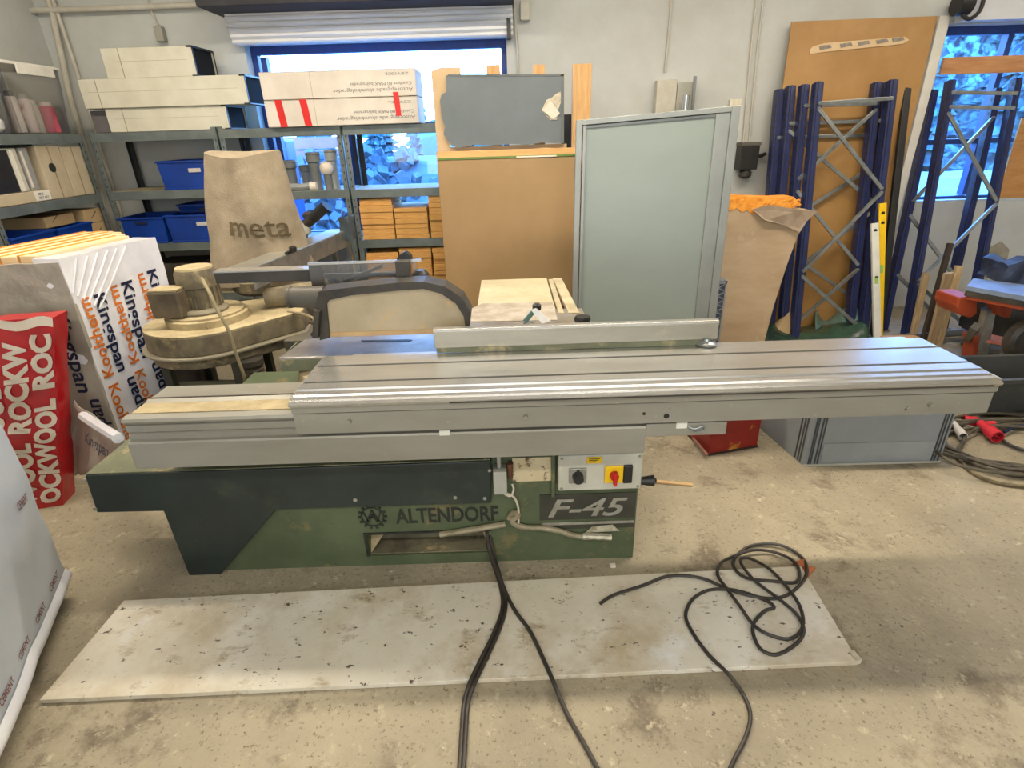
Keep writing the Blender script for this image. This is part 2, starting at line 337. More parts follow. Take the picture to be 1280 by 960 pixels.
# timber across window 2 and plywood
a = aty(1174, 82, 5.03)
tag(M().box(a.x+.02, 5.28, 5.02, 5.045, a.z-.065, a.z+.055).build('window_plank', woodm2 := mat('pine_plank', (206, 150, 100), (180, 122, 74), 5, .7, stretch=(.8, 6, 6), spots=[((120, 70, 40), 8, .73, .03)])), 'pine plank fixed across the right hand window', 'plank')
a = aty(1262, 148, 5.03); c = aty(1244, 248, 5.03)
tag(M().box(c.x, 5.28, 5.015, 5.03, c.z, a.z).build('plywood_sheet', mat('plywood', (204, 150, 88), (180, 124, 66), 4, .7, stretch=(1, 4, 6))), 'orange plywood sheet covering the lower right part of the right hand window', 'plywood')
# plaster patch on right wall part
tag(M().prism([aty(x, y, 4.992) for x, y in [(1236, 310), (1252, 302), (1262, 312), (1258, 330), (1247, 345), (1232, 348), (1228, 335)]], (0, .006, 0)).build('plaster_patch', mat('bare_plaster', (166, 158, 138), (140, 132, 112), 12, .9)), 'grey bare plaster patch on the white wall under the plywood', 'plaster patch')
# ================================================================== OUTSIDE
st('ground_outside', M().box(-14, 22, 5.31, 40, -.5, -.35), mat('wet_ground', (76, 82, 88), (60, 66, 72), 2, .8))
stone = mat('paving_stone', (76, 88, 100), (50, 60, 76), 4, .8, bump=.5, bscale=20)
b = M(); random.seed(3)
for k in range(820):
    x = random.uniform(-4.6, 0.9); y = random.uniform(7.2, 10.0); h = 1.75*max(0, min(1, (y-6.6)/2.6))*(.9+.15*math.sin(x*2)); z = -.35+h*random.uniform(.75, 1.)
    s_ = random.uniform(.06, .17); R_ = Matrix.Rotation(random.uniform(0, 6), 3, V((random.random(), random.random(), random.random()+.1)).normalized())
    b.obox(V((x, y, z)), R_@V((s_*1.3, 0, 0)), R_@V((0, s_, 0)), R_@V((0, 0, s_*.9)))
b.grid(lambda u, v: (-4.9+6.0*u, 6.9+3.4*v, -.34+1.62*min(1, v*1.25)), 12, 8)
tag(b.build('stone_heap', stone), 'heap of blueish paving stones outside the wide window', 'stone heap', kind='stuff')
o = thing('brick_pallet', (-3.4, 10.8, -.35), 'pinkish stack of wrapped bricks outside behind the grey pipe fittings', 'pallet')
pk = mat('pink_bricks', (150, 96, 104), (130, 84, 96), 12, .6)
for k in range(9): M().box(-3.95, -2.85, 10.5, 11.1, -.2+k*.205, -.02+k*.205).build('brick_layer', pk, o)
M().box(-3.98, -2.82, 10.48, 11.12, -.35, -.2).build('pallet_base', plank, o)
tag(M().crumple((-1.45, 10.6, -.35), (1.5, 0, 0), (0, .6, 0), (0, 0, 2.15), (6, 3, 8), .08, 3).build('wrapped_pallet', mat('teal_wrap', (50, 120, 112), (36, 100, 96), 5, .4)), 'teal wrapped pallet outside at the right end of the stone heap', 'pallet')
a = aty(343, 190, 6.4)
tag(M().box(a.x-.12, a.x+.16, 6.3, 6.6, -.35, 1.6).build('blue_barrel_stack', mat('deep_blue', (20, 60, 120), None, 5, .4), bevel=.02), 'bright blue upright container outside beyond the left window edge', 'container')
frost = mat('frosted_needles', (80, 112, 120), (24, 46, 62), 5, .9, lo=.42, hi=.6)
def conifer(x, y, h, r, label):
    o = thing('conifer', (x, y, -.35), label, 'tree', 'conifers beyond the yard')
    M().cyl((x, y, -.35), (x, y, h*.9), .12, .04, 8).build('trunk', plank, o)
    b = M(); n = 11
    for k in range(n):
        z = .1+h*k/n; rr = r*(1-k/n)+.15; ring = []; top = b.b.verts.new((x, y, z+h/n*1.9))
        for i in range(22):
            an = 2*math.pi*i/22+k; q = rr*(1 if i % 2 else .62)*random.uniform(.8, 1.1)
            ring.append(b.b.verts.new((x+q*math.cos(an), y+q*math.sin(an), z-.12*random.random())))
        for i in range(22): b._f([ring[i], ring[(i+1) % 22], top])
    b.build('foliage', frost, o); return o
for i, (x, y, h, r) in enumerate([(-8.2, 26, 2.9, 1.6), (-5.2, 25, 2.8, 1.4), (7.0, 10.5, 3.0, 1.15), (9.3, 10.5, 3.6, 1.15), (11.6, 10.5, 3.6, 1.15), (8.3, 13.2, 3.6, 1.35), (11.1, 13.2, 3.7, 1.35), (13.9, 13.2, 3.8, 1.35), (-3.35, 24, 3.3, .8), (10.2, 16.4, 4.2, 1.5), (13.4, 16.4, 4.2, 1.5), (16.6, 16.4, 4.2, 1.5)]):
    conifer(x, y, h, r, 'frosted blue green conifer seen through the %s' % ('wide window above the cartons' if x < 2 else 'right hand window, one of the hedge of trees'))
tag(M().crumple((8.5, 18.5, -.4), (17, 0, 0), (0, 1.5, 0), (0, 0, 5.6), (120, 6, 44), .35, 1.6, 3).build('hedge', mat('hedge_leaves', (96, 134, 140), (14, 34, 50), 3.2, .9, lo=.44, hi=.56)), 'tall dark frosted hedge filling the view behind the conifers outside', 'hedge')
for i in range(3):
    tag(M().crumple((4.3+i*.05, 7.3+i*.12, -.3+i*.42), (3.6, 0, 0), (0, 1.0, 0), (0, 0, .36), (14, 3, 3), .04, 2, i).build('wrapped_plank_pack', mat('pack_film%d' % i, [(90, 108, 120), (60, 80, 96), (120, 138, 146)][i], None, 5, .5)), ['lowest of the blueish wrapped plank packs outside the right hand window', 'middle of the blueish wrapped plank packs outside the right hand window', 'topmost, palest wrapped plank pack outside the right hand window'][i], 'plank pack')
# ================================================================== PANEL SAW
saw = thing('panel_saw', (-.4, 2.1, 0), 'large green sliding table panel saw with long aluminium carriage in the middle', 'panel saw')
XD, ZD = (1, 0, 0), (0, 0, 1)
b = M(); y0, y1 = 1.76, 2.42
hx0, hx1, hz0, hz1 = -.598, -.112, .05, .16
b.box(-1.22, hx0, y0, y1, 0.0, .60).box(hx1, .472, y0, y1, 0.0, .60).box(hx0, hx1, y0, y1, hz1, .60).box(hx0, hx1, y0, y1, 0, hz0)
b.build('machine_base', green, saw)
M().box(hx0, hx1, y0+.10, y0+.11, hz0, hz1).box(hx0, hx1, y0+.01, y0+.10, hz0, hz0+.004).build('base_recess', mat('dusty_recess', (128, 120, 94), (84, 78, 60), 8, .8, spots=[((196, 170, 120), 9, .6, .1)]), saw)
M().prism([(hx0, y0+.02, hz0), (hx0+.09, y0+.09, hz1), (hx0, y0+.09, hz1)], (0, -.004, 0)).build('lit_corner', dusty, saw)  # pale triangles painting light into the recess corners
M().prism([(hx1, y0+.02, hz0), (hx1-.05, y0+.09, hz1), (hx1, y0+.09, hz1)], (0, -.004, 0)).build('lit_corner', dusty, saw)
M().box(hx0-.012, hx1+.012, y0-.005, y0, hz1, hz1+.008).box(hx0-.012, hx0, y0-.005, y0, hz0, hz1).build('recess_trim', ink, saw)
# dark beam cover and leg
poly = [(-1.60, .324), (-1.347, .321), (-1.336, .0), (-1.208, .0), (-.917, .312), (-.094, .311), (-.085, .50), (-1.588, .492)]
M().prism([(x, 1.735, z) for x, z in poly], (0, .32, 0)).build('beam_cover', dgreen, saw, bevel=.004)
M().prism([(-1.585, 1.74, .493), (-.09, 1.74, .501), (-.09, 2.05, .501), (-1.585, 2.05, .493)], (0, 0, .004)).build('cover_top', greenedge, saw)
b = M()
for px, py in [(618, 588), (612, 623), (112, 600), (125, 636), (450, 625), (575, 622)]:
    p = aty(px-6, py, 1.735); b.cyl(p, p+V((0, -.004, 0)), .008, .006, 10)
b.build('cover_screw', silver, saw, smooth=True)
M().tube([(-1.40, 1.9, .30), (-1.41, 1.88, .2), (-1.37, 1.88, .12), (-1.32, 1.9, .02)], .022).build('rusty_pipe', mat('rusty', (120, 78, 50), (80, 52, 36), 14, .8), saw, smooth=True)
# lettering and emblem
M().text('ALTENDORF', (-.474, 1.7585, .212), XD, ZD, .068, width=.405, bold=.026).build('lettering', ink, saw)
b = M(); c0 = V((-.562, 1.757, .247))
b.tube([c0+V((.043*math.cos(a/16*math.pi), 0, .043*math.sin(a/16*math.pi))) for a in range(33)], .003, 6, 1)
for k in range(14):
    a = 2*math.pi*k/14; u = V((math.cos(a), 0, math.sin(a))); w = V((-math.sin(a), 0, math.cos(a)))
    b.obox(c0+u*.045-w*.005, u*.012, w*.010, V((0, -.003, 0)))
for pts in ([(-.034, .026), (-.017, -.026), (0, .012), (.017, -.026), (.034, .026)], [(-.026, -.026), (0, .032), (.026, -.026)], [(-.014, -.002), (.014, -.002)]):
    for p, q in zip(pts, pts[1:]): b.bar(c0+V((p[0], -.001, p[1])), c0+V((q[0], -.001, q[1])), .006, .002)
b.build('gear_emblem', ink, saw)
# model decal
a = aty(675, 622, 1.758); c = aty(794, 652, 1.758)
M().box(.093, .466, 1.756, 1.76, .205, .325).box(.093, .466, 1.756, 1.76, .158, .176).build('model_plate', mat('decal_dark', (62, 60, 50), (48, 48, 40), 9, .5, spots=[((104, 96, 72), 12, .66, .06)]), saw)
M().text('F-45', (.125, 1.7545, .222), XD, ZD, .082, width=.31, bold=.016, slant=.3).build('model_lettering', silver, saw)
M().box(.100, .466, 1.754, 1.757, .180, .193).build('model_stripe', silver, saw)
M().prism([(.272, 1.754, .140), (.41, 1.754, .145), (.38, 1.754, .176), (.30, 1.754, .170)], (0, -.002, 0)).build('foil_patch', mat('crinkled_foil', (214, 208, 186), (150, 144, 120), 30, .35, .5), saw)
# name plate
a = aty(640, 572, 1.758); c = aty(689, 600, 1.758)
M().box(a.x, c.x, 1.752, 1.76, c.z, a.z).build('name_plate', mat('worn_plate', (204, 190, 156), (190, 172, 134), 10, .6, spots=[((96, 70, 50), 17, .56, .05)]), saw, bevel=.002)
M().box(c.x+.0, c.x+.012, 1.735, 1.76, .33, .60).build('base_rib', green, saw)
a = aty(626, 595, 1.72)
M().box(a.x-.028, a.x+.022, 1.70, 1.76, a.z-.07, a.z+.03).cyl((a.x-.005, 1.73, a.z+.03), (a.x-.005, 1.73, a.z+.1), .008).build('limit_switch', mat('switch_body', (170, 168, 156), None), saw, bevel=.004)
M().cyl((a.x+.035, 1.735, a.z+.045), (a.x+.035, 1.735, a.z-.02), .012, .009).build('rusty_fitting', MATS['rusty'], saw, smooth=True)
M().tube([(a.x, 1.735, a.z-.07), aty(624, 615, 1.73), aty(634, 617, 1.73), aty(643, 622, 1.74), aty(648, 636, 1.745), aty(648, 654, 1.75)], .0045).build('white_wire', mat('white_wire', (216, 206, 184), None), saw, smooth=True)
M().tube([aty(640, 605, 1.74), aty(642, 612, 1.735), aty(638, 620, 1.735), aty(630, 617, 1.735)], .004).build('wire_loop', MATS['white_wire'], saw, smooth=True)
M().tube([aty(550, 668, 1.75), aty(590, 662, 1.745), aty(632, 655, 1.745)], .012).build('conduit_hose', mat('taped_hose', (166, 156, 130), (120, 110, 84), 14, .5, .2), saw, smooth=True)
M().tube([aty(636, 648, 1.752), aty(641, 641, 1.748), aty(648, 644, 1.748), aty(640, 652, 1.748), aty(655, 659, 1.748), aty(678, 660, 1.748), aty(700, 664, 1.748), aty(722, 670, 1.748), aty(763, 671, 1.748)], .0115).build('conduit_hose', MATS['taped_hose'], saw, smooth=True)
M().tube([aty(728, 670, 1.746), aty(764, 671, 1.746)], .0145, sm=1).build('hose_tip', MATS['crinkled_foil'], saw, smooth=True)
# control box
q0, q1 = aty(698, 570, 1.715), aty(801, 611, 1.715)
cb = M().box(q0.x, q1.x, 1.7150, 1.76, q1.z, q0.z).build('control_box', lightgrey, saw, bevel=.006)
b = M()
for x in (q0.x+.013, q1.x-.013):
    for z in (q1.z+.012, q0.z-.012): b.cyl((x, 1.7160, z), (x, 1.7120, z), .006, .005, 10)
b.build('screw', silver, cb, smooth=True)
a = aty(722, 594, 1.7140)
M().box(a.x-.032, a.x+.032, 1.7070, 1.7150, a.z-.032, a.z+.032).build('switch_plate', silver, cb, bevel=.002)
M().cyl((a.x, 1.7080, a.z), (a.x, 1.6800, a.z), .021, .019).box(a.x-.005, a.x+.005, 1.6770, 1.7080, a.z, a.z+.027).build('selector_knob', black, cb, bevel=.001)
a = aty(767, 592, 1.7140)
M().box(a.x-.034, a.x+.034, 1.7050, 1.7150, a.z-.036, a.z+.036).build('main_switch_plate', yellow, cb, bevel=.002)
M().cyl((a.x, 1.7060, a.z), (a.x, 1.6850, a.z), .017, .015).bar((a.x, 1.6800, a.z-.028), (a.x, 1.6800, a.z+.028), .013, .02).build('main_switch_knob', red, cb, bevel=.002)
M().box(a.x+.035, a.x+.068, 1.7030, 1.7150, a.z-.038, a.z+.038).build('lock_plate', black, cb, bevel=.003)
a = aty(743, 575, 1.7140)
M().box(a.x-.028, a.x+.028, 1.7120, 1.7150, a.z-.013, a.z+.013).build('warning_label', yellow, cb)
b = M()
for dz, w in ((.006, .04), (0, .034), (-.006, .026)): b.box(a.x-.02, a.x-.02+w, 1.7108, 1.7120, a.z+dz-.0012, a.z+dz+.0012)
b.build('label_print', ink, cb)
M().cyl((q1.x, 1.73, .395), (.52, 1.73, .395), .014, .022, 12).cyl((.505, 1.73, .395), (.53, 1.73, .395), .02, .008, 12).build('cable_gland', black, cb, smooth=True)
# fixed guide beam
pr_ = [(1.60, .600), (1.60, .694), (1.604, .700), (1.618, .702), (1.618, .716), (1.626, .722), (1.618, .730), (1.618, .752), (1.626, .758), (1.612, .762), (1.606, .772), (1.612, .781), (1.64, .784), (1.66, .776), (1.74, .776), (1.76, .784), (1.80, .778), (1.88, .778), (1.88, .60)]
M().prism([(-1.282, y, z) for y, z in pr_], (1.722, 0, 0)).build('guide_beam', alug, saw)
M().box(-1.18, .44, 1.64, 1.86, .585, .60).build('beam_underside', greenedge, saw)
M().prism([(-1.28, 1.66, .7762), (-.2, 1.66, .7762), (-.2, 1.735, .7762), (-1.28, 1.735, .7762)], (0, 0, .003)).build('beam_dust', dusty, saw)
M().box(-1.28, -.4, 1.762, 1.768, .783, .786).build('guide_strip', groovem, saw)
M().box(.44, .708, 1.598, 1.70, .662, .710).build('beam_extension', alug, saw, bevel=.003)
M().tube([aty(860, 533, 1.596), aty(868, 536, 1.592), aty(878, 533, 1.592), aty(880, 538, 1.592), aty(868, 540, 1.592), aty(862, 536, 1.594)], .003).build('hook', steel, saw, smooth=True)
a = aty(556, 541, 1.597)
b = M().box(a.x-.018, a.x+.018, 1.5965, 1.598, a.z-.010, a.z+.010).build('scale_sticker', mat('white_sticker', (230, 228, 216), None), saw); b = M(); a = aty(852, 532, 1.597); b.box(a.x-.018, a.x+.018, 1.5955, 1.598, a.z-.010, a.z+.012)
b.build('scale_sticker', mat('white_sticker', (230, 228, 216), None), saw)
# carriage
prof = [(1.584, .722), (1.584, .796), (1.578, .800), (1.578, .826), (1.566, .828), (1.562, .836), (1.570, .842), (1.578, .840), (1.583, .846), (1.600, .847), (1.603, .842), (1.612, .842), (1.616, .848), (1.640, .848), (1.644, .843), (1.652, .843), (1.655, .850),
        (1.702, .850), (1.702, .838), (1.716, .838), (1.716, .850), (1.846, .850), (1.846, .838), (1.860, .838), (1.860, .850), (1.945, .850), (1.945, .80), (1.915, .80), (1.915, .79), (1.604, .79), (1.604, .722)]
b = M().use(alutop).prism([(-.708, y, z) for y, z in prof], (2.256, 0, 0))
b.b.normal_update(); b.mats.append(alug)
b.build('sliding_carriage', None, saw)
M().box(-.707, 1.547, 1.5822, 1.584, .723, .795).build('carriage_face', alug, saw)
M().box(-.707, 1.547, 1.5768, 1.578, .801, .8255).build('carriage_face_strip', alug, saw)
b = M()
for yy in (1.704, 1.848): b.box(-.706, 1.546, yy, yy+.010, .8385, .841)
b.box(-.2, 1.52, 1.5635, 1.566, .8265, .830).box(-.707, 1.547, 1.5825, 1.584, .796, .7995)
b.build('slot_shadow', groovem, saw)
M().box(1.5478, 1.554, 1.58, 1.94, .80, .846).build('end_cap', alu, saw, bevel=.001)
M().box(-.714, -.708, 1.60, 1.92, .80, .846).build('end_cap', alu, saw, bevel=.001)
M().box(-.70, -.45, 1.945, 1.955, .80, .849).box(-.60, 1.50, 1.945, 1.975, .80, .847).build('rear_ledge', alutop, saw)
b = M()
for px, py in [(437, 526), (657, 520), (1162, 505)]:
    p = aty(px, py, 1.582); b.cyl(p, p+V((0, -.012, 0)), .0075, .006, 12)
for px, py in [(1135, 509), (838, 511), (560, 527)]:
    p = aty(px, py, 1.582); b.cyl(p, p+V((0, -.003, 0)), .004, .004, 8)
b.build('carriage_screw', silver, saw, smooth=True)
b = M()
for px, py, r in [(805, 517, .0055), (833, 520, .009), (1132, 512, .003)]:
    p = aty(px, py, 1.582); b.cyl(p, p+V((0, -.0012, 0)), r, r, 14)
b.build('bolt_hole', black, saw)
# fixed table
b = M().prism([(-.890, 1.975, .80), (.34, 1.975, .80), (.34, 2.5, .80), (-.80, 2.5, .80), (-.835, 2.32, .80), (-.845, 2.26, .80)], (0, 0, .040))
b.build('cast_table', castiron, saw, bevel=.002)
M().box(-.885, -.5, 1.971, 1.975, .785, .832).box(-.892, -.886, 1.98, 2.2, .79, .832).build('table_apron', greenedge, saw)
M().prism([V((-.615, 2.145, .8402)), V((-.60, 2.125, .8402)), V((-.41, 2.11, .8402)), V((-.40, 2.13, .8402)), V((-.42, 2.138, .8402))], (0, 0, .0012)).build('blade_slot', black, saw)
M().lathe((-.71, 2.04, .50), [(.02, 0), (.13, .02), (.15, .10), (.15, .2), (.13, .27), (.06, .295)], 20, ex=1.0).build('dust_hood', dusty, saw, smooth=True)
M().box(-.56, .30, 2.02, 2.40, .58, .80).build('trunnion_housing', green, saw)
# extension table and rip rail
M().box(-.155, .215, 2.50, 3.10, .808, .842).build('extension_table', mat('worn_extension', (196, 186, 156), (172, 160, 128), 5, .5, spots=[((140, 122, 92), 12, .66, .06)]), saw, bevel=.002)
M().prism([(-.30, 2.35, .8405), (.21, 2.33, .8405), (.21, 2.6, .843), (-.13, 2.62, .843)], (0, 0, .0015)).build('table_dust', mat('grey_dust', (176, 166, 152), (146, 134, 116), 14, .8), saw)
M().box(.222, .248, 2.42, 3.06, .80, .845).build('rip_rail', mat('worn_rail', (190, 178, 148), (150, 138, 108), 9, .5), saw, bevel=.002)
M().obox((.268, 2.42, .80), (.05, -.0, 0), (-.02, .66, 0), (0, 0, .045)).build('rip_scale_rail', MATS['worn_rail'], saw, bevel=.002)
b = M()
for k in range(6): b.box(.25, .268, 2.48+k*.1, 2.53+k*.1, .80, .828)
b.build('rail_spacer', MATS['rusty'], saw)
for x in (-.12, .14): M().box(x, x+.05, 3.02, 3.07, 0, .808).build('extension_leg', green, saw, bevel=.003)
M().box(-.07, .14, 3.03, 3.06, .2, .24).build('leg_stretcher', green, saw)
# crosscut fence
f0 = V((-.285, 1.94, .872)); f1 = V((.775, 1.945, .872))
M().obox(f0, f1-f0, (0, .028, 0), (0, 0, .062)).build('crosscut_fence', alu, saw, bevel=.002)
M().obox(f0+V((0, .0, .062)), f1-f0, (0, .028, 0), (0, 0, .012)).build('fence_top_track', alutop, saw, bevel=.001)
M().box(-.28, .74, 1.944, 1.966, .852, .872).build('fence_foot', greenedge, saw)
M().lathe((.735, 1.945, .851), [(.035, 0), (.04, .006), (.032, .014), (.016, .018), (.014, .026)], 20).build('fence_clamp_disc', steel, saw, smooth=True)
p = atz(731, 432, .86); M().box(p.x-.05, p.x+.05, 2.02, 2.06, .842, .87).build('fence_stop', mat('dark_green_stop', (24, 60, 44), None), saw, bevel=.003)
p = aty(728, 399, 2.02)
M().cyl(p+V((0, 0, -.11)), p+V((0, 0, -.01)), .009).lathe(p, [(.012, -.02), (.028, -.012), (.032, 0), (.028, .012), (.01, .016)], 8).build('star_knob', black, saw, smooth=True)
# blade guard
G0 = 2.07
def gp(x, y): return aty(x, y, G0)
inner = [(413, 421), (409, 380), (412, 374), (440, 368), (500, 362), (530, 360), (552, 366), (570, 378), (580, 394), (583, 413)]
outer = [(401, 424), (396, 390), (362, 386), (358, 375), (362, 364), (400, 363), (440, 360), (500, 354), (530, 353), (556, 357), (578, 371), (589, 390), (592, 409), (584, 418)]
M().prism([gp(*p) for p in inner], (0, .075, 0)).build('guard_shell', mat('dusty_guard', (188, 172, 142), (168, 152, 122), 4, .4, spots=[((206, 166, 110), 5, .56, .1)]), saw)
i2 = [gp(*p) for p in inner]; rim = M()
o2 = [gp(*p) for p in [(401, 424), (396, 378), (400, 363), (440, 358), (500, 352), (530, 351), (556, 357), (578, 371), (589, 390), (586, 417)]]
for k in range(len(i2)-1):
    a1, a2, b1, b2 = i2[k], i2[k+1], o2[k], o2[k+1]
    if (a1-a2).length < 1e-4: continue
    dv = V((0, .085, 0)); s_ = V((0, -.015, 0))
    rim.hexa([a1+s_, a2+s_, b2+s_, b1+s_, a1+dv, a2+dv, b2+dv, b1+dv])
rim.build('guard_rim', blackd, saw)
M().box(gp(409, 420).x, gp(583, 413).x, G0-.004, G0, .886, .905).build('guard_lip', mat('tan_lip', (206, 172, 124), (184, 150, 104), 7, .6), saw)
a = gp(401, 374); c = gp(360, 375)
M().cyl(c+V((0, .04, 0)), a+V((.005, .04, -.004)), .040, .046, 18).cyl(c+V((-.01, .04, 0)), c+V((0.002, .04, 0)), .043, .043, 18).build('hose_collar', mat('collar_grey', (66, 64, 60), (96, 90, 78), 6, .5), saw, smooth=True)
a = gp(384, 412); M().bar(gp(398, 418), gp(400, 385), .02, .09).tube([gp(396, 420), gp(390, 418), gp(396, 414)], .006).build('guard_bracket', blackd, saw)
# overarm boom with scratched cover
z0 = aty(385, 337, 2.26).z
Bx0, Bx1 = aty(268, 340, 2.26).x, aty(390, 340, 2.26).x
M().box(Bx0, Bx1+.02, 2.25, 2.30, z0-.045, z0).box(Bx1, Bx1+.38, 2.255, 2.275, z0-.04, z0-.02).build('overarm_boom', mat('boom_dark', (56, 52, 50), (74, 70, 64), 7, .5), saw, bevel=.003)
M().box(Bx0, Bx1+.0, 2.246, 2.314, z0, z0+.006).build('boom_top_strip', alutop, saw)
a = aty(386, 330, 2.2); c = aty(524, 359, 2.2)
M().box(a.x, c.x, 2.19, 2.195, c.z, a.z).box(a.x, c.x, 2.19, 2.235, a.z-.005, a.z).build('clear_cover', plexi, saw)
M().box(a.x, c.x+.02, 2.186, 2.192, a.z-.002, a.z+.008).build('cover_edge', alutop, saw)
M().box(aty(388, 340, 2.22).x, aty(404, 340, 2.22).x, 2.21, 2.23, c.z-.01, a.z-.01).bar(aty(430, 352, 2.24), aty(478, 332, 2.24), .012, .02).build('cover_strut', MATS['boom_dark'], saw)
a = aty(494, 326, 2.17); c = aty(515, 357, 2.17)
M().box(a.x, c.x, 2.155, 2.18, c.z, a.z).build('guard_hanger', mat('hanger', (78, 72, 62), (60, 56, 50), 6, .5), saw, bevel=.002)
M().prism([aty(x, y, 2.2) for x, y in [(494, 326), (500, 318), (506, 315), (513, 320), (514, 326)]], (0, .04, 0)).build('hanger_knob', black, saw)
M().lathe(aty(526, 345, 2.24)+V((0, 0, -.03)), [(.015, 0), (.03, .01), (.034, .04), (.02, .055)], 16).build('adjusting_knob', black, saw, smooth=True)
# loose clamp with tag on the table
o = thing('tagged_clamp', atz(668, 404, .843), 'small green and black clamp with white tag standing on the saw table behind the fence', 'clamp')
a = atz(656, 402, .86); c = aty(671, 384, a.y+.02)
M().bar(a, c, .02, .014).build('clamp_arm', mat('teal_metal', (70, 130, 124), (110, 130, 120), 9, .4), o, bevel=.002)
M().lathe(c, [(.01, -.016), (.019, -.008), (.019, .010), (.01, .018)], 12).build('knob', black, o, smooth=True)
M().prism([aty(664, 388, c.y-.02), aty(670, 385, c.y-.02), aty(688, 401, c.y-.05), aty(678, 405, c.y-.05)], (0, .004, 0)).build('tag', mat('paper_tag', (236, 236, 232), None), o)
M().tube([atz(654, 404, .845), atz(662, 402, .85), atz(668, 404, .845)], .005).build('clamp_foot', steel, o, smooth=True)
# ================================================================== FLOOR ITEMS
sheet = M().prism([(-1.517, 1.187, .001), (1.088, 1.232, .001), (1.112, 1.662, .001), (-1.505, 1.593, .001)], (0, 0, .018)).build('floor_sheet', mat('white_sheet', (226, 220, 206), (200, 190, 166), 1.5, .36, lo=.3, hi=.7,
    spots=[((184, 168, 138), 2.6, .48, .2), ((158, 140, 110), 6, .57, .12, (1, 2, 1)), ((80, 68, 52), 24, .62, .03, (1, 1.6, 1)), ((116, 102, 80), 52, .64, .04, (1, 1.6, 1)), ((226, 226, 224), 2, .62, .1)]), bevel=.002)
tag(sheet, 'long dirty white sheet lying flat on the floor in front of the saw', 'sheet')
tag(M().bar((1.09, 1.235, .012), (1.085, 1.27, .012), .02, .02, (0, 0, 1)).build('torn_corner_piece', brok), 'torn whitish corner scrap at the right end of the floor sheet', 'scrap')
def onfl(px, py):
    p = atz(px, py, 0); inside = -1.55 < p.x < 1.16 and 1.17+.015*p.x < p.y < 1.72
    return atz(px, py, .027 if inside else .0085)
def cable(pts, r, label, m=rubber, name='power_cable', cat='cable'):
    P = [p if isinstance(p, Vector) else onfl(*p) for p in pts]
    return tag(M().tube(P, r, 8, 6).build(name, m, smooth=True), label, cat)
h = [V((-.118, 1.79, .14)), V((-.118, 1.752, .12)), V((-.105, 1.72, .06))]
cable(h+[(626, 735), (628, 760), (618, 790), (601, 825), (587, 855), (580, 880), (577, 920), (573, 985)], .0075, 'left strand of the black cable pair curving from the saw to the front edge')
cable([p+V((.012, .002, .004)) for p in h]+[(629, 735), (632, 760), (623, 790), (607, 825), (593, 855), (585, 880), (582, 920), (578, 985)], .007, 'second black cable running tightly alongside the left curving one')
cable([p+V((.0, .0, .02)) for p in h]+[(632, 740), (645, 765), (663, 790), (682, 830), (695, 860), (710, 895), (730, 930), (760, 985)], .007, 'single black cable running from the saw towards the bottom centre')
cc = [(385, 293), (430, 265), (520, 240), (590, 208), (650, 203), (720, 215), (790, 245), (860, 270), (940, 277), (1000, 255), (1045, 200), (1030, 145), (960, 110), (880, 105), (830, 130), (810, 170), (850, 210), (930, 225), (1010, 225), (1022, 190), (1000, 155), (940, 132), (870, 130), (800, 150), (768, 170), (760, 205), (790, 250), (830, 310), (870, 360), (920, 395), (990, 410), (1030, 375), (1025, 320), (990, 255), (930, 190), (870, 155), (838, 152), (835, 175), (880, 225), (960, 285), (1015, 335), (1035, 385), (1010, 430), (950, 460), (900, 445), (875, 400), (875, 360), (910, 325), (940, 310), (920, 290), (860, 262), (800, 248), (730, 255), (680, 280), (658, 330), (680, 385), (730, 455), (790, 520), (840, 580), (865, 650), (850, 720), (815, 790), (790, 850)]
P = []
for i, (x, y) in enumerate(cc):
    p = onfl(600+x/2.56, 640+y/2.56); p.z += .007*(i % 5 == 2)+.006*(1 if 20 < i < 50 else 0); P.append(p)
cable(P, .0062, 'black coiled cable lying in loops on the right end of the floor sheet')
tag(M().crumple(atz(995, 712, .001), (.05, .01, 0), (0, .03, 0), (0, 0, .012), (4, 3, 2), .008, 20).build('wood_chip', mat('orange_wood', (196, 120, 70), (160, 90, 50), 20, .8)), 'orange brown wood chip on the floor beside the coiled cable', 'wood chip')
tag(M().crumple(atz(1010, 722, .001), (.04, .03, 0), (-.02, .02, 0), (0, 0, .014), (4, 3, 2), .008, 25, 3).build('wood_chip', MATS['orange_wood']), 'second orange wood chip, to the right of the first', 'wood chip')
tag(M().crumple(atz(763, 710, .001), (.022, 0, 0), (0, .02, 0), (0, 0, .008), (3, 3, 2), .004, 30).build('paper_scrap', whitep), 'small white scrap on the floor at the right foot of the saw', 'scrap')
tag(M().bar(atz(812, 601, .006), atz(866, 606, .006), .02, .008, (0, 0, 1)).build('wood_splinter', mat('splinter', (206, 170, 120), None)), 'pale wood splinter on the floor right of the control box', 'splinter')
# grey crates under the carriage
def crate(name, label, o_, ax, ay, h, mm, parent_stripes=True):
    o = thing(name, V(o_), label, 'crate')
    o_, ax, ay = V(o_), V(ax), V(ay); az = V((0, 0, h))
    t = .02; ux, uy = ax.normalized(), ay.normalized()
    b = M().obox(o_, ax, uy*t, az).obox(o_+ay-uy*t, ax, uy*t, az).obox(o_+uy*t, ux*t, ay-uy*2*t, az).obox(o_+ax-ux*t+uy*t, ux*t, ay-uy*2*t, az).obox(o_+ux*t+uy*t, ax-ux*2*t, ay-uy*2*t, V((0, 0, .015)))
    b.build('crate_body', mm, o, bevel=.004); return o, o_, ax, ay, az, ux, uy
gc = crate('grey_crate', 'wide blue grey plastic crate with striped edges on the floor under the carriage', (1.478, 2.385, 0), (.70, -.006, 0), (-.06, .46, 0), .44, crateg)
o, o_, ax, ay, az, ux, uy = gc; n = V((0, -1, 0))
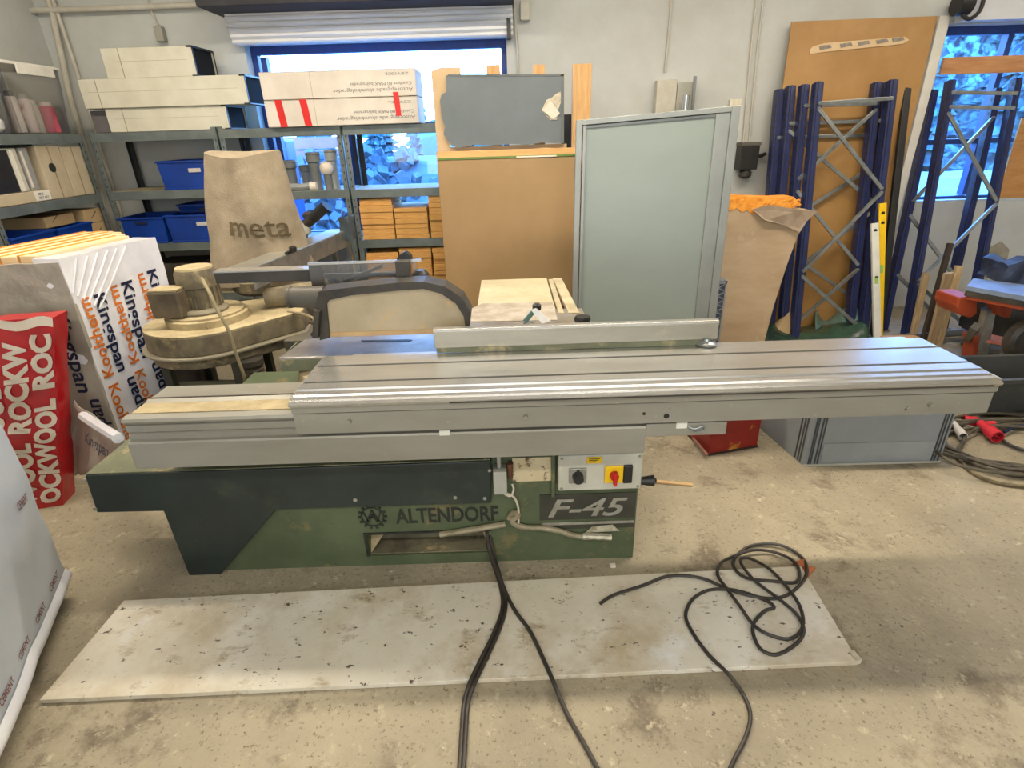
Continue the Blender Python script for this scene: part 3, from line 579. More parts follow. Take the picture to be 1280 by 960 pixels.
sm = mat('stripe_dark', (70, 72, 72), None, 60, .6)
for f in (.03, .045, .075, .095, .925, .945, .97): M().obox(o_+ax*f+n*.0035+V((0, 0, .012)), ux*.007, V((0, .003, 0)), V((.0, 0, .40))).build('edge_stripe', sm, o)
for f in (.05, .09, .14): M().obox(o_+ay*f-ux*.003+V((0, 0, .012)), ux*.003, uy*.008, V((0, 0, .40))).build('edge_stripe', sm, o)
M().obox(o_+ax*.12+n*.003+V((0, 0, .02)), ux*.56, V((0, .002, 0)), V((0, 0, .11))).build('lower_band', mat('crate_band', (150, 154, 156), None, 3), o)
M().obox(o_+n*.004, ax, V((0, .004, 0)), V((0, 0, .01))).build('bottom_rim', lightgrey, o)
# red tin box
o = thing('red_tool_tin', (1.15, 2.6, 0), 'red metal tool box with painted yellow glare on the floor under the carriage', 'tool box')
rb0 = atz(885, 570, .0); rb1 = atz(946, 559, .0)
M().obox(rb0+V((0, 0, .012)), rb1-rb0, (-.05, .26, 0), (0, 0, .30)).build('tin_body', redbox, o, bevel=.004)
M().obox(rb0+V((-.002, -.003, 0)), (rb1-rb0)*1.02, (-.05, .265, 0), (0, 0, .014)).build('bottom_edge', mat('dark_edge', (60, 34, 28), None), o)
M().bar(atz(866, 548, .03), atz(884, 569, .03), .012, .012).build('side_rail', mat('pink_rail', (150, 110, 96), None), o)
# dark tub behind the carriage end
o = thing('mortar_tub', (3.0, 2.9, 0), 'dark grey open rectangular tub on the floor behind the right end of the carriage', 'tub')
def tub(o, x0, x1, y0, y1, z0, z1, tp, t, mm, rimw, pname='tub_shell'):
    # tapered open container with rim
    B = [(x0+tp, y0+tp, z0), (x1-tp, y0+tp, z0), (x1-tp, y1-tp, z0), (x0+tp, y1-tp, z0)]; T = [(x0, y0, z1), (x1, y0, z1), (x1, y1, z1), (x0, y1, z1)]
    b = M(); bo = [b.b.verts.new(p) for p in B]; to = [b.b.verts.new(p) for p in T]
    ti = [b.b.verts.new((p[0]+(t if i in (0, 3) else -t), p[1]+(t if i < 2 else -t), z1)) for i, p in enumerate(T)]
    bi = [b.b.verts.new((p[0]+(t if i in (0, 3) else -t), p[1]+(t if i < 2 else -t), z0+t)) for i, p in enumerate(B)]
    b._f(bo[::-1]); b._f(bi)
    for i in range(4):
        j = (i+1) % 4; b._f([bo[i], bo[j], to[j], to[i]]); b._f([to[i], to[j], ti[j], ti[i]]); b._f([ti[i], ti[j], bi[j], bi[i]])
    sh = b.build(pname, mm, o)
    r = rimw; M().box(x0-r, x1+r, y0-r, y0+t*.5, z1-r*1.5, z1+.002).box(x0-r, x1+r, y1-t*.5, y1+r, z1-r*1.5, z1+.002).box(x0-r, x0+t*.5, y0, y1, z1-r*1.5, z1+.002).box(x1-t*.5, x1+r, y0, y1, z1-r*1.5, z1+.002).build('rim', mm, o, bevel=.002)
    return sh
tub(o, 2.66, 3.5, 2.76, 3.10, 0.05, .275, .04, .012, tubm, .016)
M().box(2.75, 3.38, 2.86, 3.0, 0, .05).build('runner', tubm, o)
# cable pile and plugs
cz = atz(1310, 572, 0); b = M(); pts = []
random.seed(11); n = 9*20
for k in range(n):
    a = 2*math.pi*k/20; rr = .42+.14*math.sin(k*.31)+.03*math.sin(k*1.7)
    tn = k//20; q_ = 1+.10*math.sin(tn*2.4+a*.5)+.03*(tn-4)*.5
    pts.append(cz+V((math.cos(a)*rr*1.05*q_+.03*math.sin(tn*1.9), math.sin(a)*rr*(.62+.05*math.cos(tn*2.1))*q_+.05*math.sin(tn*1.3), .012+.006*tn+.005*math.sin(k*.9))))
b.tube(pts, .0085, 8, 3)
tag(b.build('cable_coil', rubberb, smooth=True), 'large pile of dusty cable loops on the floor at the right edge', 'cable')
pts = [atz(1196, 566, .02), atz(1204, 580, .015), atz(1225, 596, .012), atz(1260, 606, .012), atz(1300, 608, .012)]
cable(pts, .008, 'outermost dusty cable strand curving in front of the cable pile', mat('ochre_cable', (122, 108, 76), (90, 80, 58), 20, .7), 'cable_strand')
cable([atz(1200, 548, .02), atz(1208, 533, .02), atz(1222, 536, .02), atz(1240, 528, .03), atz(1285, 524, .03)], .009, 'pale cable strand behind the red plug at the right edge', lightgrey, 'cable_strand')
cable([atz(1248, 545, .02), atz(1262, 556, .015), atz(1290, 566, .015)], .009, 'dark cable strand leading right from the red plug', rubber, 'cable_strand')
cable([atz(1255, 540, .03), atz(1275, 532, .03), atz(1300, 536, .03)], .009, 'dark blue cable strand behind the cable pile', navy, 'cable_strand')
def plug(p, d, m1, label, r=.034):
    o = thing('power_plug', V(p), label, 'plug'); p = V(p); d = V(d).normalized()
    M().lathe(p, [(r*.62, -.10), (r*.7, -.06), (r*.8, -.02), (r, -.015), (r, .045), (r*.84, .045), (r*.84, .012)], 20, axis=d).build('plug_body', m1, o, smooth=True)
    b = M()
    for k in range(5):
        a = 2*math.pi*k/5; u = d.orthogonal().normalized(); v = d.cross(u); q = p+(u*math.cos(a)+v*math.sin(a))*r*.5; b.cyl(q+d*.01, q+d*.038, .003, seg=6)
    b.build('pin', black, o, smooth=True); return o
plug(atz(1240, 541, .045), (-.12, -1, -.05), mat('plug_red', (206, 44, 56), None, 6, .4), 'red industrial plug facing the camera beside the cable pile')
plug(atz(1216, 527, .035), (-.9, .35, 0), MATS['plug_red'], 'red industrial plug lying sideways behind the first red one', .03)
plug(atz(1200, 540, .04), (-.3, -1, -.1), mat('plug_white', (206, 200, 190), None, 6, .5), 'small whitish plug by the corner of the grey crate', .022)
# ================================================================== INSULATION PACKS (left)
def wtext(b, txt, o_, xd, yd, size, width, fn): return b.text(txt, o_, xd, yd, size, width=width, bold=.02, ext=.0, fn=fn)
def skin(p0, n, amp, fr, seed, off):   # follow the crumpled skin of a pack
    sd = V((seed, seed*2.3, seed*.7)); n = V(n)
    def f(p): return p+V(noise.noise_vector(p*fr+sd))*amp+V(noise.noise_vector(p*fr*3+sd))*amp*.35+n*off
    return f
def pack(name, label, o_, ax, ay, az, m, n, amp, fr, seed):
    o = thing(name, V(o_)+V(ax)*.5+V(ay)*.5, label, 'insulation pack'); o.location.z = 0; WLOC[o.name] = V(o.location)
    M().crumple(o_, ax, ay, az, n, amp, fr, seed).build('wrapped_body', m, o, smooth=True); return o
# wrapped stack: right face seen obliquely, front end face greyed
A0 = V((-2.078, 2.567, .006)); AX = V((.118, .606, 0)); AZ = V((-.092, .143, 1.10)); WL = V((-.99, -.05, 0))
oA = pack('insulation_pack', 'large film wrapped insulation board pack with navy and orange lettering standing left of the saw', A0, AX, WL*.13, AZ, film, (26, 8, 44), .010, 4.2, 1)
nrm = AX.cross(AZ).normalized(); ux = AX.normalized(); dn = -AZ.normalized()
sk = skin(A0, nrm, .010, 4.2, 1, .006)
bn, bo = M(), M()
def col(b, txt, u, ztop, L_, size, down, f):
    base = A0+AX*u+AZ*(ztop/1.10)
    b = M()
    if down: wtext(b, txt, base, dn, ux, size, L_, f)
    else: wtext(b, txt, base+dn*L_+ux*size, -dn, -ux, size, L_, f)
    b.build('navy_lettering' if txt == 'Kingspan' else 'orange_lettering', navy if txt == 'Kingspan' else oink, oA)
for u, zt_ in ((.17, .90), (.46, .915), (.76, .93)):
    col(bn, 'Kingspan', u, zt_, .42, .068, True, sk); col(bn, 'Kingspan', u+.02, zt_-.46, .40, .068, False, sk)
for u, zt_ in ((.02, .90), (.315, .915), (.61, .93)):
    col(bo, 'Kooltherm', u, zt_, .42, .062, False, sk); col(bo, 'Kooltherm', u+.01, zt_-.46, .40, .062, True, sk)
b_ = M()
for k in range(6):      # pleats of the film at the upper corner
    p = A0+AX*(.13+.10*k)+AZ*.985; q = A0+AX*(.01+.035*k)+AZ*(.85-.02*k)
    b_.tube([sk(p), sk(p.lerp(q, .5)), sk(q)-nrm*.004], .0055, 6, 4)
b_.build('film_pleats', film, oA, smooth=True)
fw = .66; F0 = A0-AX*.018
M().crumple(F0, WL*fw, AX*.03, AZ*.985, (24, 2, 40), .010, 4, 5).build('greyed_film_end', filmg, oA, smooth=True)
nB = V((.05, -1, 0)).normalized(); skB = skin(F0, (nB*1.0), .010, 4, 5, .006)
bn = M()
def colB(b, txt, u, zt, L_, size, down):
    base = F0+WL*u+AZ*(zt/1.10); b = M()
    if down: wtext(b, txt, base, dn, -WL.normalized(), size, L_, skB)
    else: wtext(b, txt, base+dn*L_-WL.normalized()*size, -dn, WL.normalized(), size, L_, skB)
    b.build('navy_lettering', navy, oA)
colB(bn, 'Kingspan', .115, .86, .43, .074, True); colB(bn, 'Kingspan', .10, .40, .36, .07, False); colB(bn, 'Kingspan', .30, .45, .42, .07, True)
for k in range(5):
    z0 = 1.075+.001*k
    o = thing('foam_board', A0+WL*(.14+.09*k)+AX*.5, ['first', 'second', 'third', 'fourth', 'fifth'][k]+' peach edged foam board from the right in the stack behind the greyed film', 'foam board', 'foam boards in the wrapped stack')
    st0 = A0+AX*.055+WL*(.142+.09*k); ln = AX*(.93+.14*k if k < 3 else 1.3)
    M().obox(st0, WL*.085, ln, AZ*1.012).build('foam_core', peach, o, bevel=.004)
    M().obox(st0+WL*.074, WL*.012, ln, AZ*1.016).build('orange_facing', orangef, o)
# loose film flap running over the beam end
up_ = [aty(95, 500, 2.45), aty(128, 528, 2.3), aty(160, 552, 2.05), aty(197, 571, 1.80)]
lo_ = [atz(84, 592, .012), aty(120, 593, 2.2), aty(160, 588, 1.95), aty(196, 579, 1.78)]
def lerp(P, u): k = min(int(u*3), 2); t = u*3-k; return P[k].lerp(P[k+1], t)
def flap(u, v):
    p = lerp(lo_, u).lerp(lerp(up_, u), v); return p+V(noise.noise_vector(p*9))*.02
fl = M().grid(flap, 26, 14).build('loose_film', filmg, oA, smooth=True)
sm_ = fl.modifiers.new('thick', 'SOLIDIFY'); sm_.thickness = .004
M().tube([aty(104, 520, 2.30), aty(122, 532, 2.15), aty(148, 548, 1.98)], .022).build('rolled_film_edge', film, oA, smooth=True)
bn = M(); bn.text('Kingspan', aty(112, 548, 2.15), (aty(160, 580, 1.9)-aty(112, 548, 2.15)), V((.3, .2, 1)), .05, width=.26, bold=.02, fn=lambda p: p+V((0, -.03, .0))); bn.build('navy_lettering', navy, oA)
# red wrapped roll pack
r0 = atz(79, 632, .0); r1 = aty(66, 396, 2.43)
RXv = V((-.55, -.12, 0)); RAz = r1-r0
oR = thing('mineral_wool_pack', r0+RXv*.5, 'red film wrapped mineral wool pack with large white lettering leaning left of the white packs', 'insulation pack')
oR.location.z = 0; WLOC[oR.name] = V(oR.location)
M().crumple(r0, RXv, (-.02, .11, 0), RAz, (22, 5, 40), .012, 5, 9).build('wrapped_body', redfilm, oR, smooth=True)
skR = skin(r0, RXv.cross(RAz).normalized()*-1, .012, 5, 9, .006); ru = RAz.normalized(); rx = RXv.normalized()
nR = RXv.cross(RAz).normalized(); sgn = 1 if nR.y < 0 else -1
skR = skin(r0, nR*sgn, .012, 5, 9, .006)
b = M(); up_dir = ru
RW = [[('OCKWOOL', .03, .52), ('ROC', .60, .27)], [('WOOL', .03, .32), ('ROCKW', .40, .44)], [('ROCKWOOL', .03, .60), ('RO', .68, .17)], [('OOL', .03, .24), ('ROCKWOO', .32, .54)], [('WOOL', .03, .32), ('ROCKW', .40, .44)]]
for k, words in enumerate(RW):
    for txt, s0, L0 in words:
        base = r0+rx*(.105*k+.012)+ru*s0*(RAz.length/.94)
        M().text(txt, base, ru, rx, .082, width=L0*(RAz.length/.94), bold=.05, ext=0, fn=skR).build('white_lettering', whitep, oR)
M().grid(lambda u, v: skR(r0+RXv*u+ru*(RAz.length*(.955+.045*v)))+nR*sgn*.003+V((0, 0, .01*math.sin(u*20))), 20, 3).build('film_seam', whitep, oR, smooth=True)
# white wrapped pallet block, front left
c1 = V((-1.742, 1.666, .06)); dr = V((.37, -.93, 0)).normalized(); bk = V((-.93, -.37, 0)).normalized()
oP = thing('wrapped_pallet_block', c1+dr*.6+bk*.4, 'large bluish white film wrapped block standing at the lower left corner', 'wrapped block'); oP.location.z = 0; WLOC[oP.name] = V(oP.location)
M().crumple(c1, dr*1.25, bk*.8, (0, 0, 1.15), (40, 20, 36), .016, 2.6, 14).build('film_wrap', filmb, oP, smooth=True)
nP = V((-dr.y, dr.x, 0)); nP = -bk; skP = skin(c1, nP, .016, 2.6, 14, .004)
def hem(u, v):
    p = c1+dr*(1.25*u)+V((0, 0, .0+.055*v)); q = skP(p)+nP*(.014*math.sin(v*math.pi)); return q
M().grid(hem, 40, 8).build('film_hem', film, oP, smooth=True)
def skirt(u, v):
    p = c1+dr*(1.25*u)+V((0, 0, .02-.075*v)); return skP(p)-nP*(.07*v)+V(noise.noise_vector(p*12))*.008
M().grid(skirt, 40, 4).build('film_skirt', filmb, oP, smooth=True)
sl = mat('red_grey_ink', (110, 92, 92), (140, 70, 66), 30, .6)
for k in range(6): M().text('CEMENT', c1+dr*(.15+.16*k)+V((0, 0, .075)), -dr, (0, 0, 1), .022, width=.09, bold=.02, ext=0, fn=skP).build('small_lettering', sl, oP)
b = M()
b.text('CEMENT', c1+dr*(.14)+V((0, 0, .42)), -dr, V((0, 0, 1)), .03, width=.08, bold=.02, ext=0, fn=skP)
b.build('small_lettering', mat('red_grey_ink', (110, 92, 92), (140, 70, 66), 30, .6), oP)
# ================================================================== SHELVING
def shelving(label, x0, x1, y0, y1, levels, ztop, boards=True):
    o = thing('shelving_unit', ((x0+x1)/2, (y0+y1)/2, 0), label, 'shelving', 'grey steel shelving along the walls')
    for x, y, sx, sy in ((x0, y0, 1, 1), (x1, y0, -1, 1), (x0, y1, 1, -1), (x1, y1, -1, -1)):
        b = M().use(shelfm if sy > 0 else postd)
        w = .038; t = .003
        b.box(min(x, x+sx*w), max(x, x+sx*w), min(y, y+sy*t), max(y, y+sy*t), 0, ztop).box(min(x, x+sx*t), max(x, x+sx*t), min(y, y+sy*w), max(y, y+sy*w), 0, ztop)
        if sy > 0:
            b.use(groovem); z = .1
            while z < ztop-.03: b.box(x+sx*.019-.004, x+sx*.019+.004, y-.0008, y, z, z+.016); z += .05
        b.build('post', None, o)
    for z in levels:
        b = M(); b.box(x0+.004, x1-.004, y0-.002, y0+.006, z-.062, z).box(x0+.004, x1-.004, y1-.006, y1+.002, z-.062, z).box(x0-.002, x0+.006, y0, y1, z-.06, z-.002).box(x1-.006, x1+.002, y0, y1, z-.06, z-.002)
        b.build('shelf_beam', shelfm, o, bevel=.001)
        M().box(x0+.006, x1-.006, y0+.006, y1-.006, z-.014, z-.001).build('shelf_board', shelfb, o)
    return o
SY0, SY1 = 4.5, 4.94
LV = [.16, .46, .875, 1.27, 1.68]
# long wall shelving runs in depth: swap roles
def shelving_side(label, x0, x1, y0, y1, levels, ztop):
    o = thing('shelving_unit', ((x0+x1)/2, (y0+y1)/2, 0), label, 'shelving', 'grey steel shelving along the walls')
    for x, y, sx, sy in ((x0, y0, 1, 1), (x1, y0, -1, 1), (x0, y1, 1, -1), (x1, y1, -1, -1)):
        b = M().use(shelfm); w = .04; t = .003
        b.box(min(x, x+sx*w), max(x, x+sx*w), min(y, y+sy*t), max(y, y+sy*t), 0, ztop).box(min(x, x+sx*t), max(x, x+sx*t), min(y, y+sy*w), max(y, y+sy*w), 0, ztop)
        if sx < 0:
            b.use(groovem); z = .1
            while z < ztop-.03: b.box(x, x+.0008, y+sy*.019-.004, y+sy*.019+.004, z, z+.016); z += .05
        b.build('post', None, o)
    for z in levels:
        M().box(x1-.006, x1+.002, y0+.004, y1-.004, z-.062, z).box(x0-.002, x0+.006, y0+.004, y1-.004, z-.062, z).box(x0, x1, y0-.002, y0+.006, z-.06, z-.002).box(x0, x1, y1-.006, y1+.002, z-.06, z-.002).build('shelf_beam', shelfm, o, bevel=.001)
        M().box(x0+.006, x1-.006, y0+.006, y1-.006, z-.014, z-.001).build('shelf_board', shelfb, o)
    return o
shelving_side('grey steel shelving unit along the left wall, holding clear tubs and cartons', -3.49, -3.07, 3.46, 4.44, [.16, .52, .95, 1.27, 1.68], 1.679)
shelving('grey steel shelving unit in the back left corner, under the cream ducts', -3.06, -2.12, SY0, SY1, LV, 1.70)
shelving('grey steel shelving unit behind the cloth bag, under the white cartons', -2.11, -1.205, SY0, SY1, [.16, .46, .86, 1.235, 1.68], 1.70)
shelving('grey steel shelving unit holding the sawn timber, left of the fibreboard', -1.195, -.25, SY0, SY1, [.16, .46, .85, 1.232, 1.678], 1.70)
# cream ducts
def duct(x0, x1, y0, y1, z0, z1, label, lip=.0, rz=0):
    o = thing('duct_section', ((x0+x1)/2, (y0+y1)/2, z0), label, 'duct', 'cream ducts on top of the shelving')
    t = .006
    M().box(x0, x1, y0, y0+t, z0, z1).box(x0, x1, y1-t, y1, z0, z1).box(x0, x1, y0+t, y1-t, z0, z0+t).box(x0, x1, y0+t, y1-t, z1-t, z1).box(x0, x0+t, y0+t, y1-t, z0+t, z1-t).build('duct_body', cream, o, bevel=.004)
    M().box(x1-.022, x1-.014, y0+t, y1-t, z0+t, z1-t).build('end_shade', mat('matt_black', (9, 9, 9), None, 5, 1), o)  # black plate stands in for the shade inside the open duct
    e = .004; w = .02
    M().box(x1-.035, x1+.003, y0-e, y1+e, z1-w*.4, z1+e).box(x1-.035, x1+.003, y0-e, y1+e, z0-.0, z0+w*.4).box(x1-.0, x1+.003, y0-e, y0+w*.5, z0, z1).box(x1-.0, x1+.003, y1-w*.5, y1+e, z0, z1).build('end_flange', black, o)
    M().box(x0+.05, x1-.06, y0-.0012, y0, z0+(z1-z0)*.55, z0+(z1-z0)*.56).box(x0+.12, x0+.125, y0-.0015, y0, z0, z1).build('panel_crease', mat('crease', (150, 140, 108), None), o)
    return o
a0 = aty(118, 58, 4.5); a1 = aty(243, 93, 4.5)
duct(-2.81, -2.17, 4.52, 4.84, 1.845+.185, 2.215, 'topmost cream duct section, short with an open black end')
duct(-3.02, -1.835, 4.50, 4.86, 1.842, 2.028, 'middle, longest cream duct section on the shelving top')
duct(-2.90, -2.02, 4.52, 4.84, 1.683, 1.840, 'lowest cream duct section resting on the shelf')
tag(M().box(-3.04, -2.92, 4.56, 4.86, 1.683, 1.83).build('grey_box', mat('dull_grey_box', (104, 100, 98), None), bevel=.004), 'dull grey box under the left end of the middle cream duct', 'box')
# cartons with upside down print
for k in range(2):
    z0 = 1.682+k*.178; z1 = z0+.174
    o = thing('long_carton', (-1.16, 4.62, z0), ['lower long white carton with red tape on the shelving', 'upper long white carton with upside down print on the shelving'][k], 'carton', 'long white cartons before the window')
    M().box(-1.715-.0*k, -.615+.0*k, 4.46, 4.80, z0, z1).build('carton_body', carton, o, bevel=.005)
    b = M(); yy = 4.459
    for txt, zt, xr, L_, s_ in (('ZEVIBEL', .148, -.66, .17, .016), ('Comfort 80 MAX belysgrader', .090, -.645, .44, .021), ('Autorepgrade skumbolsgrader', .052, -.64, .57, .024)):
        M().text(txt, (xr, yy, z0+zt), (-1, 0, 0), (0, 0, -1), s_, width=L_, ext=.0005).build('printed_text', mat('grey_print', (120, 112, 104), None), o)
    if k == 0:
        b = M()
        for px in (351, 382): 
            x = aty(px, 142, 4.46).x; b = M(); b.prism([(x-.03, 4.4575, z1+.002), (x+.02, 4.4575, z1+.002), (x+.035, 4.4575, z0+.0), (x-.015, 4.4575, z0)], (0, .003, 0)); b.build('red_tape', tape, o)
        b = M(); x = aty(496, 130, 4.46).x; b.prism([(x-.02, 4.4575, z1+.03), (x+.02, 4.4575, z1+.03), (x+.025, 4.4575, z0+.05), (x-.012, 4.4575, z0+.05)], (0, .003, 0))
        b.build('red_tape', tape, o)
    M().box(-1.36, -1.357, 4.4588, 4.461, z0, z1).box(-1.71, -.62, 4.4588, 4.461, z1-.004, z1-.002).build('carton_seam', kraftl, o)
# clear tubs on the left shelf
def cleartub(y0, y1, label, stuff):
    o = thing('storage_tub', (-3.27, (y0+y1)/2, 1.682), label, 'storage tub', 'clear tubs on the left shelving'); x0, x1, z0, z1 = -3.46, -3.085, 1.683, 2.08
    t = .006; T = .03
    b = M(); b.hexa([(x0+T, y0+T, z0), (x1-T, y0+T, z0), (x1-T, y1-T, z0), (x0+T, y1-T, z0), (x0+T, y0+T, z0+t), (x1-T, y0+T, z0+t), (x1-T, y1-T, z0+t), (x0+T, y1-T, z0+t)])
    b.hexa([(x1-T-t, y0+T, z0), (x1-T, y0+T, z0), (x1-T, y1-T, z0), (x1-T-t, y1-T, z0), (x1-t, y0, z1), (x1, y0, z1), (x1, y1, z1), (x1-t, y1, z1)])
    b.hexa([(x0+T, y0+T, z0), (x1-T, y0+T, z0), (x1-T, y0+T+t, z0), (x0+T, y0+T+t, z0), (x0, y0, z1), (x1, y0, z1), (x1, y0+t, z1), (x0, y0+t, z1)])
    b.hexa([(x0+T, y1-T-t, z0), (x1-T, y1-T-t, z0), (x1-T, y1-T, z0), (x0+T, y1-T, z0), (x0, y1-t, z1), (x1, y1-t, z1), (x1, y1, z1), (x0, y1, z1)])
    b.build('tub_wall', clear, o)
    M().box(x0, x1+.012, y0-.008, y1+.008, z1, z1+.018).box(x1+.002, x1+.014, y0+.12, y1-.06, z1-.05, z1+.012).build('tub_lid', mat('white_lid', (226, 222, 212), None), o, bevel=.003)
    return o
cleartub(3.46, 3.90, 'leftmost clear plastic storage tub with white lid on the left shelving', 0)
cleartub(3.93, 4.43, 'clear plastic storage tub with white lid nearest the corner, spray cans inside', 0)
random.seed(5)
def can(x, y, z, r, h, m1, label, cap):
    o = thing('spray_can', (x, y, z), label, 'can', 'cans in the clear tubs')
    M().lathe((x, y, z), [(r*.96, 0), (r, .006), (r, h*.82), (r*.8, h*.88)], 16).build('can_body', m1, o, smooth=True)
    M().lathe((x, y, z), [(r*.78, h*.88), (r*.8, h), (r*.5, h*1.02)], 14).build('can_cap', cap, o, smooth=True)
can(-3.16, 4.02, 1.69, .034, .24, whitep, 'white can with black cap in the tub nearest the corner', black)
can(-3.16, 4.13, 1.69, .036, .23, mat('can_print', (206, 190, 180), (176, 60, 50), 9, .5, lo=.3, hi=.4), 'red and white printed can in the middle of the corner tub', silver)
can(-3.16, 4.30, 1.69, .05, .19, mat('pink_can', (206, 90, 110), None, 5, .5), 'pink can with white cap at the right of the corner tub', whitep)
can(-3.18, 4.21, 1.69, .033, .2, lightgrey, 'pale grey can between the printed can and the pink can', whitep)
tag(M().crumple((-3.2, 3.52, 1.70), (.0, .18, 0), (-.14, 0, 0), (0, .05, .17), (5, 5, 5), .02, 9, 2).build('folded_cloth', mat('blue_cloth', (60, 70, 110), (150, 60, 60), 8, .8, lo=.45, hi=.5)), 'blue and red folded cloth inside the leftmost clear tub', 'cloth')
tag(M().crumple((-3.12, 3.60, 1.70), (.0, .2, 0), (-.1, 0, 0), (0, 0, .05), (5, 5, 3), .015, 9, 7).build('orange_packet', mat('orange_packet', (226, 110, 50), None, 5, .6)), 'orange packet on the bottom of the leftmost clear tub', 'packet')
tag(M().lathe((-3.15, 3.80, 1.69), [(.03, 0), (.055, .02), (.06, .06), (.04, .09), (.018, .12), (.016, .16)], 20).build('clear_jar', mat('jar_glass', (200, 200, 196), None, 5, .15), smooth=True), 'round pale jar in the leftmost clear tub beside the cloth', 'jar')
# level under: oven like box, files, cartons
o = thing('white_appliance', (-3.27, 3.62, 1.272), 'white appliance with black front on the left shelving beside the cartons', 'appliance')
M().box(-3.44, -3.10, 3.51, 3.84, 1.342, 1.60).build('casing', lightgrey, o, bevel=.004)
M().box(-3.102, -3.094, 3.51, 3.76, 1.345, 1.59).build('black_front', black, o)
M().box(-3.102, -3.092, 3.775, 3.80, 1.345, 1.59).build('white_frame', mat('white_frame', (220, 218, 208), None), o)
o = thing('flat_carton', (-3.27, 3.8, 1.272), 'low flat carton with a white paper label under the black fronted appliance', 'carton')
M().box(-3.46, -3.085, 3.5, 3.98, 1.272, 1.340).build('carton_body', kraftl, o, bevel=.003); M().box(-3.085, -3.082, 3.84, 3.975, 1.277, 1.336).build('paper_label', mat('paper_white', (226, 222, 212), None), o)
M().text('MALI', (-3.081, 3.87, 1.312), (0, 1, 0), (0, 0, 1), .014, bold=.02).text('FELT ART', (-3.081, 3.87, 1.288), (0, 1, 0), (0, 0, 1), .014, width=.08, bold=.02).build('label_text', ink, o)
o = thing('ring_binder', (-3.27, 3.89, 1.345), 'grey ring binder standing on the flat carton', 'binder'); M().box(-3.42, -3.10, 3.86, 3.93, 1.343, 1.60).build('binder_cover', mat('binder', (146, 146, 144), None), o, bevel=.004); M().box(-3.10, -3.097, 3.865, 3.88, 1.36, 1.58).build('binder_spine', whitep, o)
for i, (ya, yb, h) in enumerate([(3.99, 4.20, .335), (4.21, 4.42, .325)]):
    o = thing('carton', (-3.27, (ya+yb)/2, 1.272), ['tall pale carton with a dark logo print on the left shelving', 'tall pale carton nearest the corner on the left shelving'][i], 'carton')
    M().box(-3.45, -3.09, ya, yb, 1.272, 1.272+h).build('carton_body', kraftl, o, bevel=.004); M().box(-3.09, -3.088, (ya+yb)/2-.004, (ya+yb)/2+.004, 1.272, 1.272+h).build('carton_seam', mat('seam', (150, 132, 100), None), o)
    if i == 0: M().lathe((-3.089, 4.08, 1.47), [(.022, 0), (.03, 0), (.03, .002), (.022, .002)], 16, axis=(1, 0, 0)).build('printed_logo', ink, o)
for i, (ya, yb, z1) in enumerate([(3.90, 4.18, 1.165), (4.245, 4.43, 1.07), (4.24, 4.43, 1.17)]):
    z0 = (1.094, .952, 1.073)[i]
    o = thing('cardboard_box', (-3.27, (ya+yb)/2, z0), ['brown cardboard box lying on top of the blue bin on the left shelving', 'lower brown cardboard box nearest the corner on the left shelving', 'upper brown cardboard box nearest the corner on the left shelving'][i], 'cardboard box')
    M().box(-3.46, -3.13+.03*(i > 0), ya, yb, z0, z1).build('box_body', kraft, o, bevel=.003)
    M().prism([(-3.129+.03*(i > 0), ya+.06, z0+.03), (-3.129+.03*(i > 0), ya+.13, z0+.03+.05), (-3.129+.03*(i > 0), ya+.125, z0+.02+.05)], (.002, 0, 0)).build('printed_arrow', ink, o)
# blue bins
def bin_(x0, x1, y0, y1, z0, z1, label, lab=True, face='y'):
    o = thing('storage_bin', ((x0+x1)/2, (y0+y1)/2, z0), label, 'bin', 'blue plastic bins on the shelving')
    tub(o, x0, x1, y0, y1, z0, z1, .012, .005, binm, .008, 'bin_shell')
    if face == 'y':
        xm = (x0+x1)/2
        if lab: M().box(xm-.0, xm+.09, y0-.003, y0+.004, z0+(z1-z0)*.6, z0+(z1-z0)*.74).build('paper_label', mat('bin_label', (190, 186, 180), None), o)
        else: M().box(xm-.045, xm+.045, y0-.004, y0+.002, z1-.05, z1-.03).build('grip_hole', navy, o)
        M().box(x0+.01, x1-.01, y0-.002, y0+.012, z0, z0+.014).build('foot_rib', binm, o)
    return o
bin_(-2.625, -2.17, 4.505, 4.88, 1.272, 1.475, 'blue plastic bin on the second shelf, left of the cloth bag')
bin_(-3.04, -2.69, 4.50, 4.86, .877, 1.075, 'left one of the two large blue bins on the third shelf', False)
bin_(-2.675, -2.20, 4.50, 4.86, .877, 1.085, 'right one of the two large blue bins on the third shelf, with white label')
bin_(-2.62, -2.2, 4.62, 4.9, 1.09, 1.15, 'shallow blue tray stacked behind on the two large blue bins', False)
bin_(-3.43, -3.05, 3.88, 4.22, .952, 1.092, 'dark blue bin at the right on the left wall shelving', True, 'x')
bin_(-3.43, -3.05, 3.50, 3.85, .952, 1.092, 'leftmost dark blue bin on the left wall shelving', True, 'x')
# low shelf clutter under the bins
o = tag(M().box(-2.95, -2.55, 4.58, 4.9, .462, .70).build('dark_case', blackd, bevel=.01), 'dark case on the low shelf under the blue bins', 'case')
o = tag(M().crumple((-2.45, 4.56, .462), (.35, 0, 0), (0, .3, 0), (0, 0, .12), (6, 5, 3), .015, 8).build('folded_sheet', dustym), 'dusty folded sheet on the low shelf beside the dark case', 'sheet')
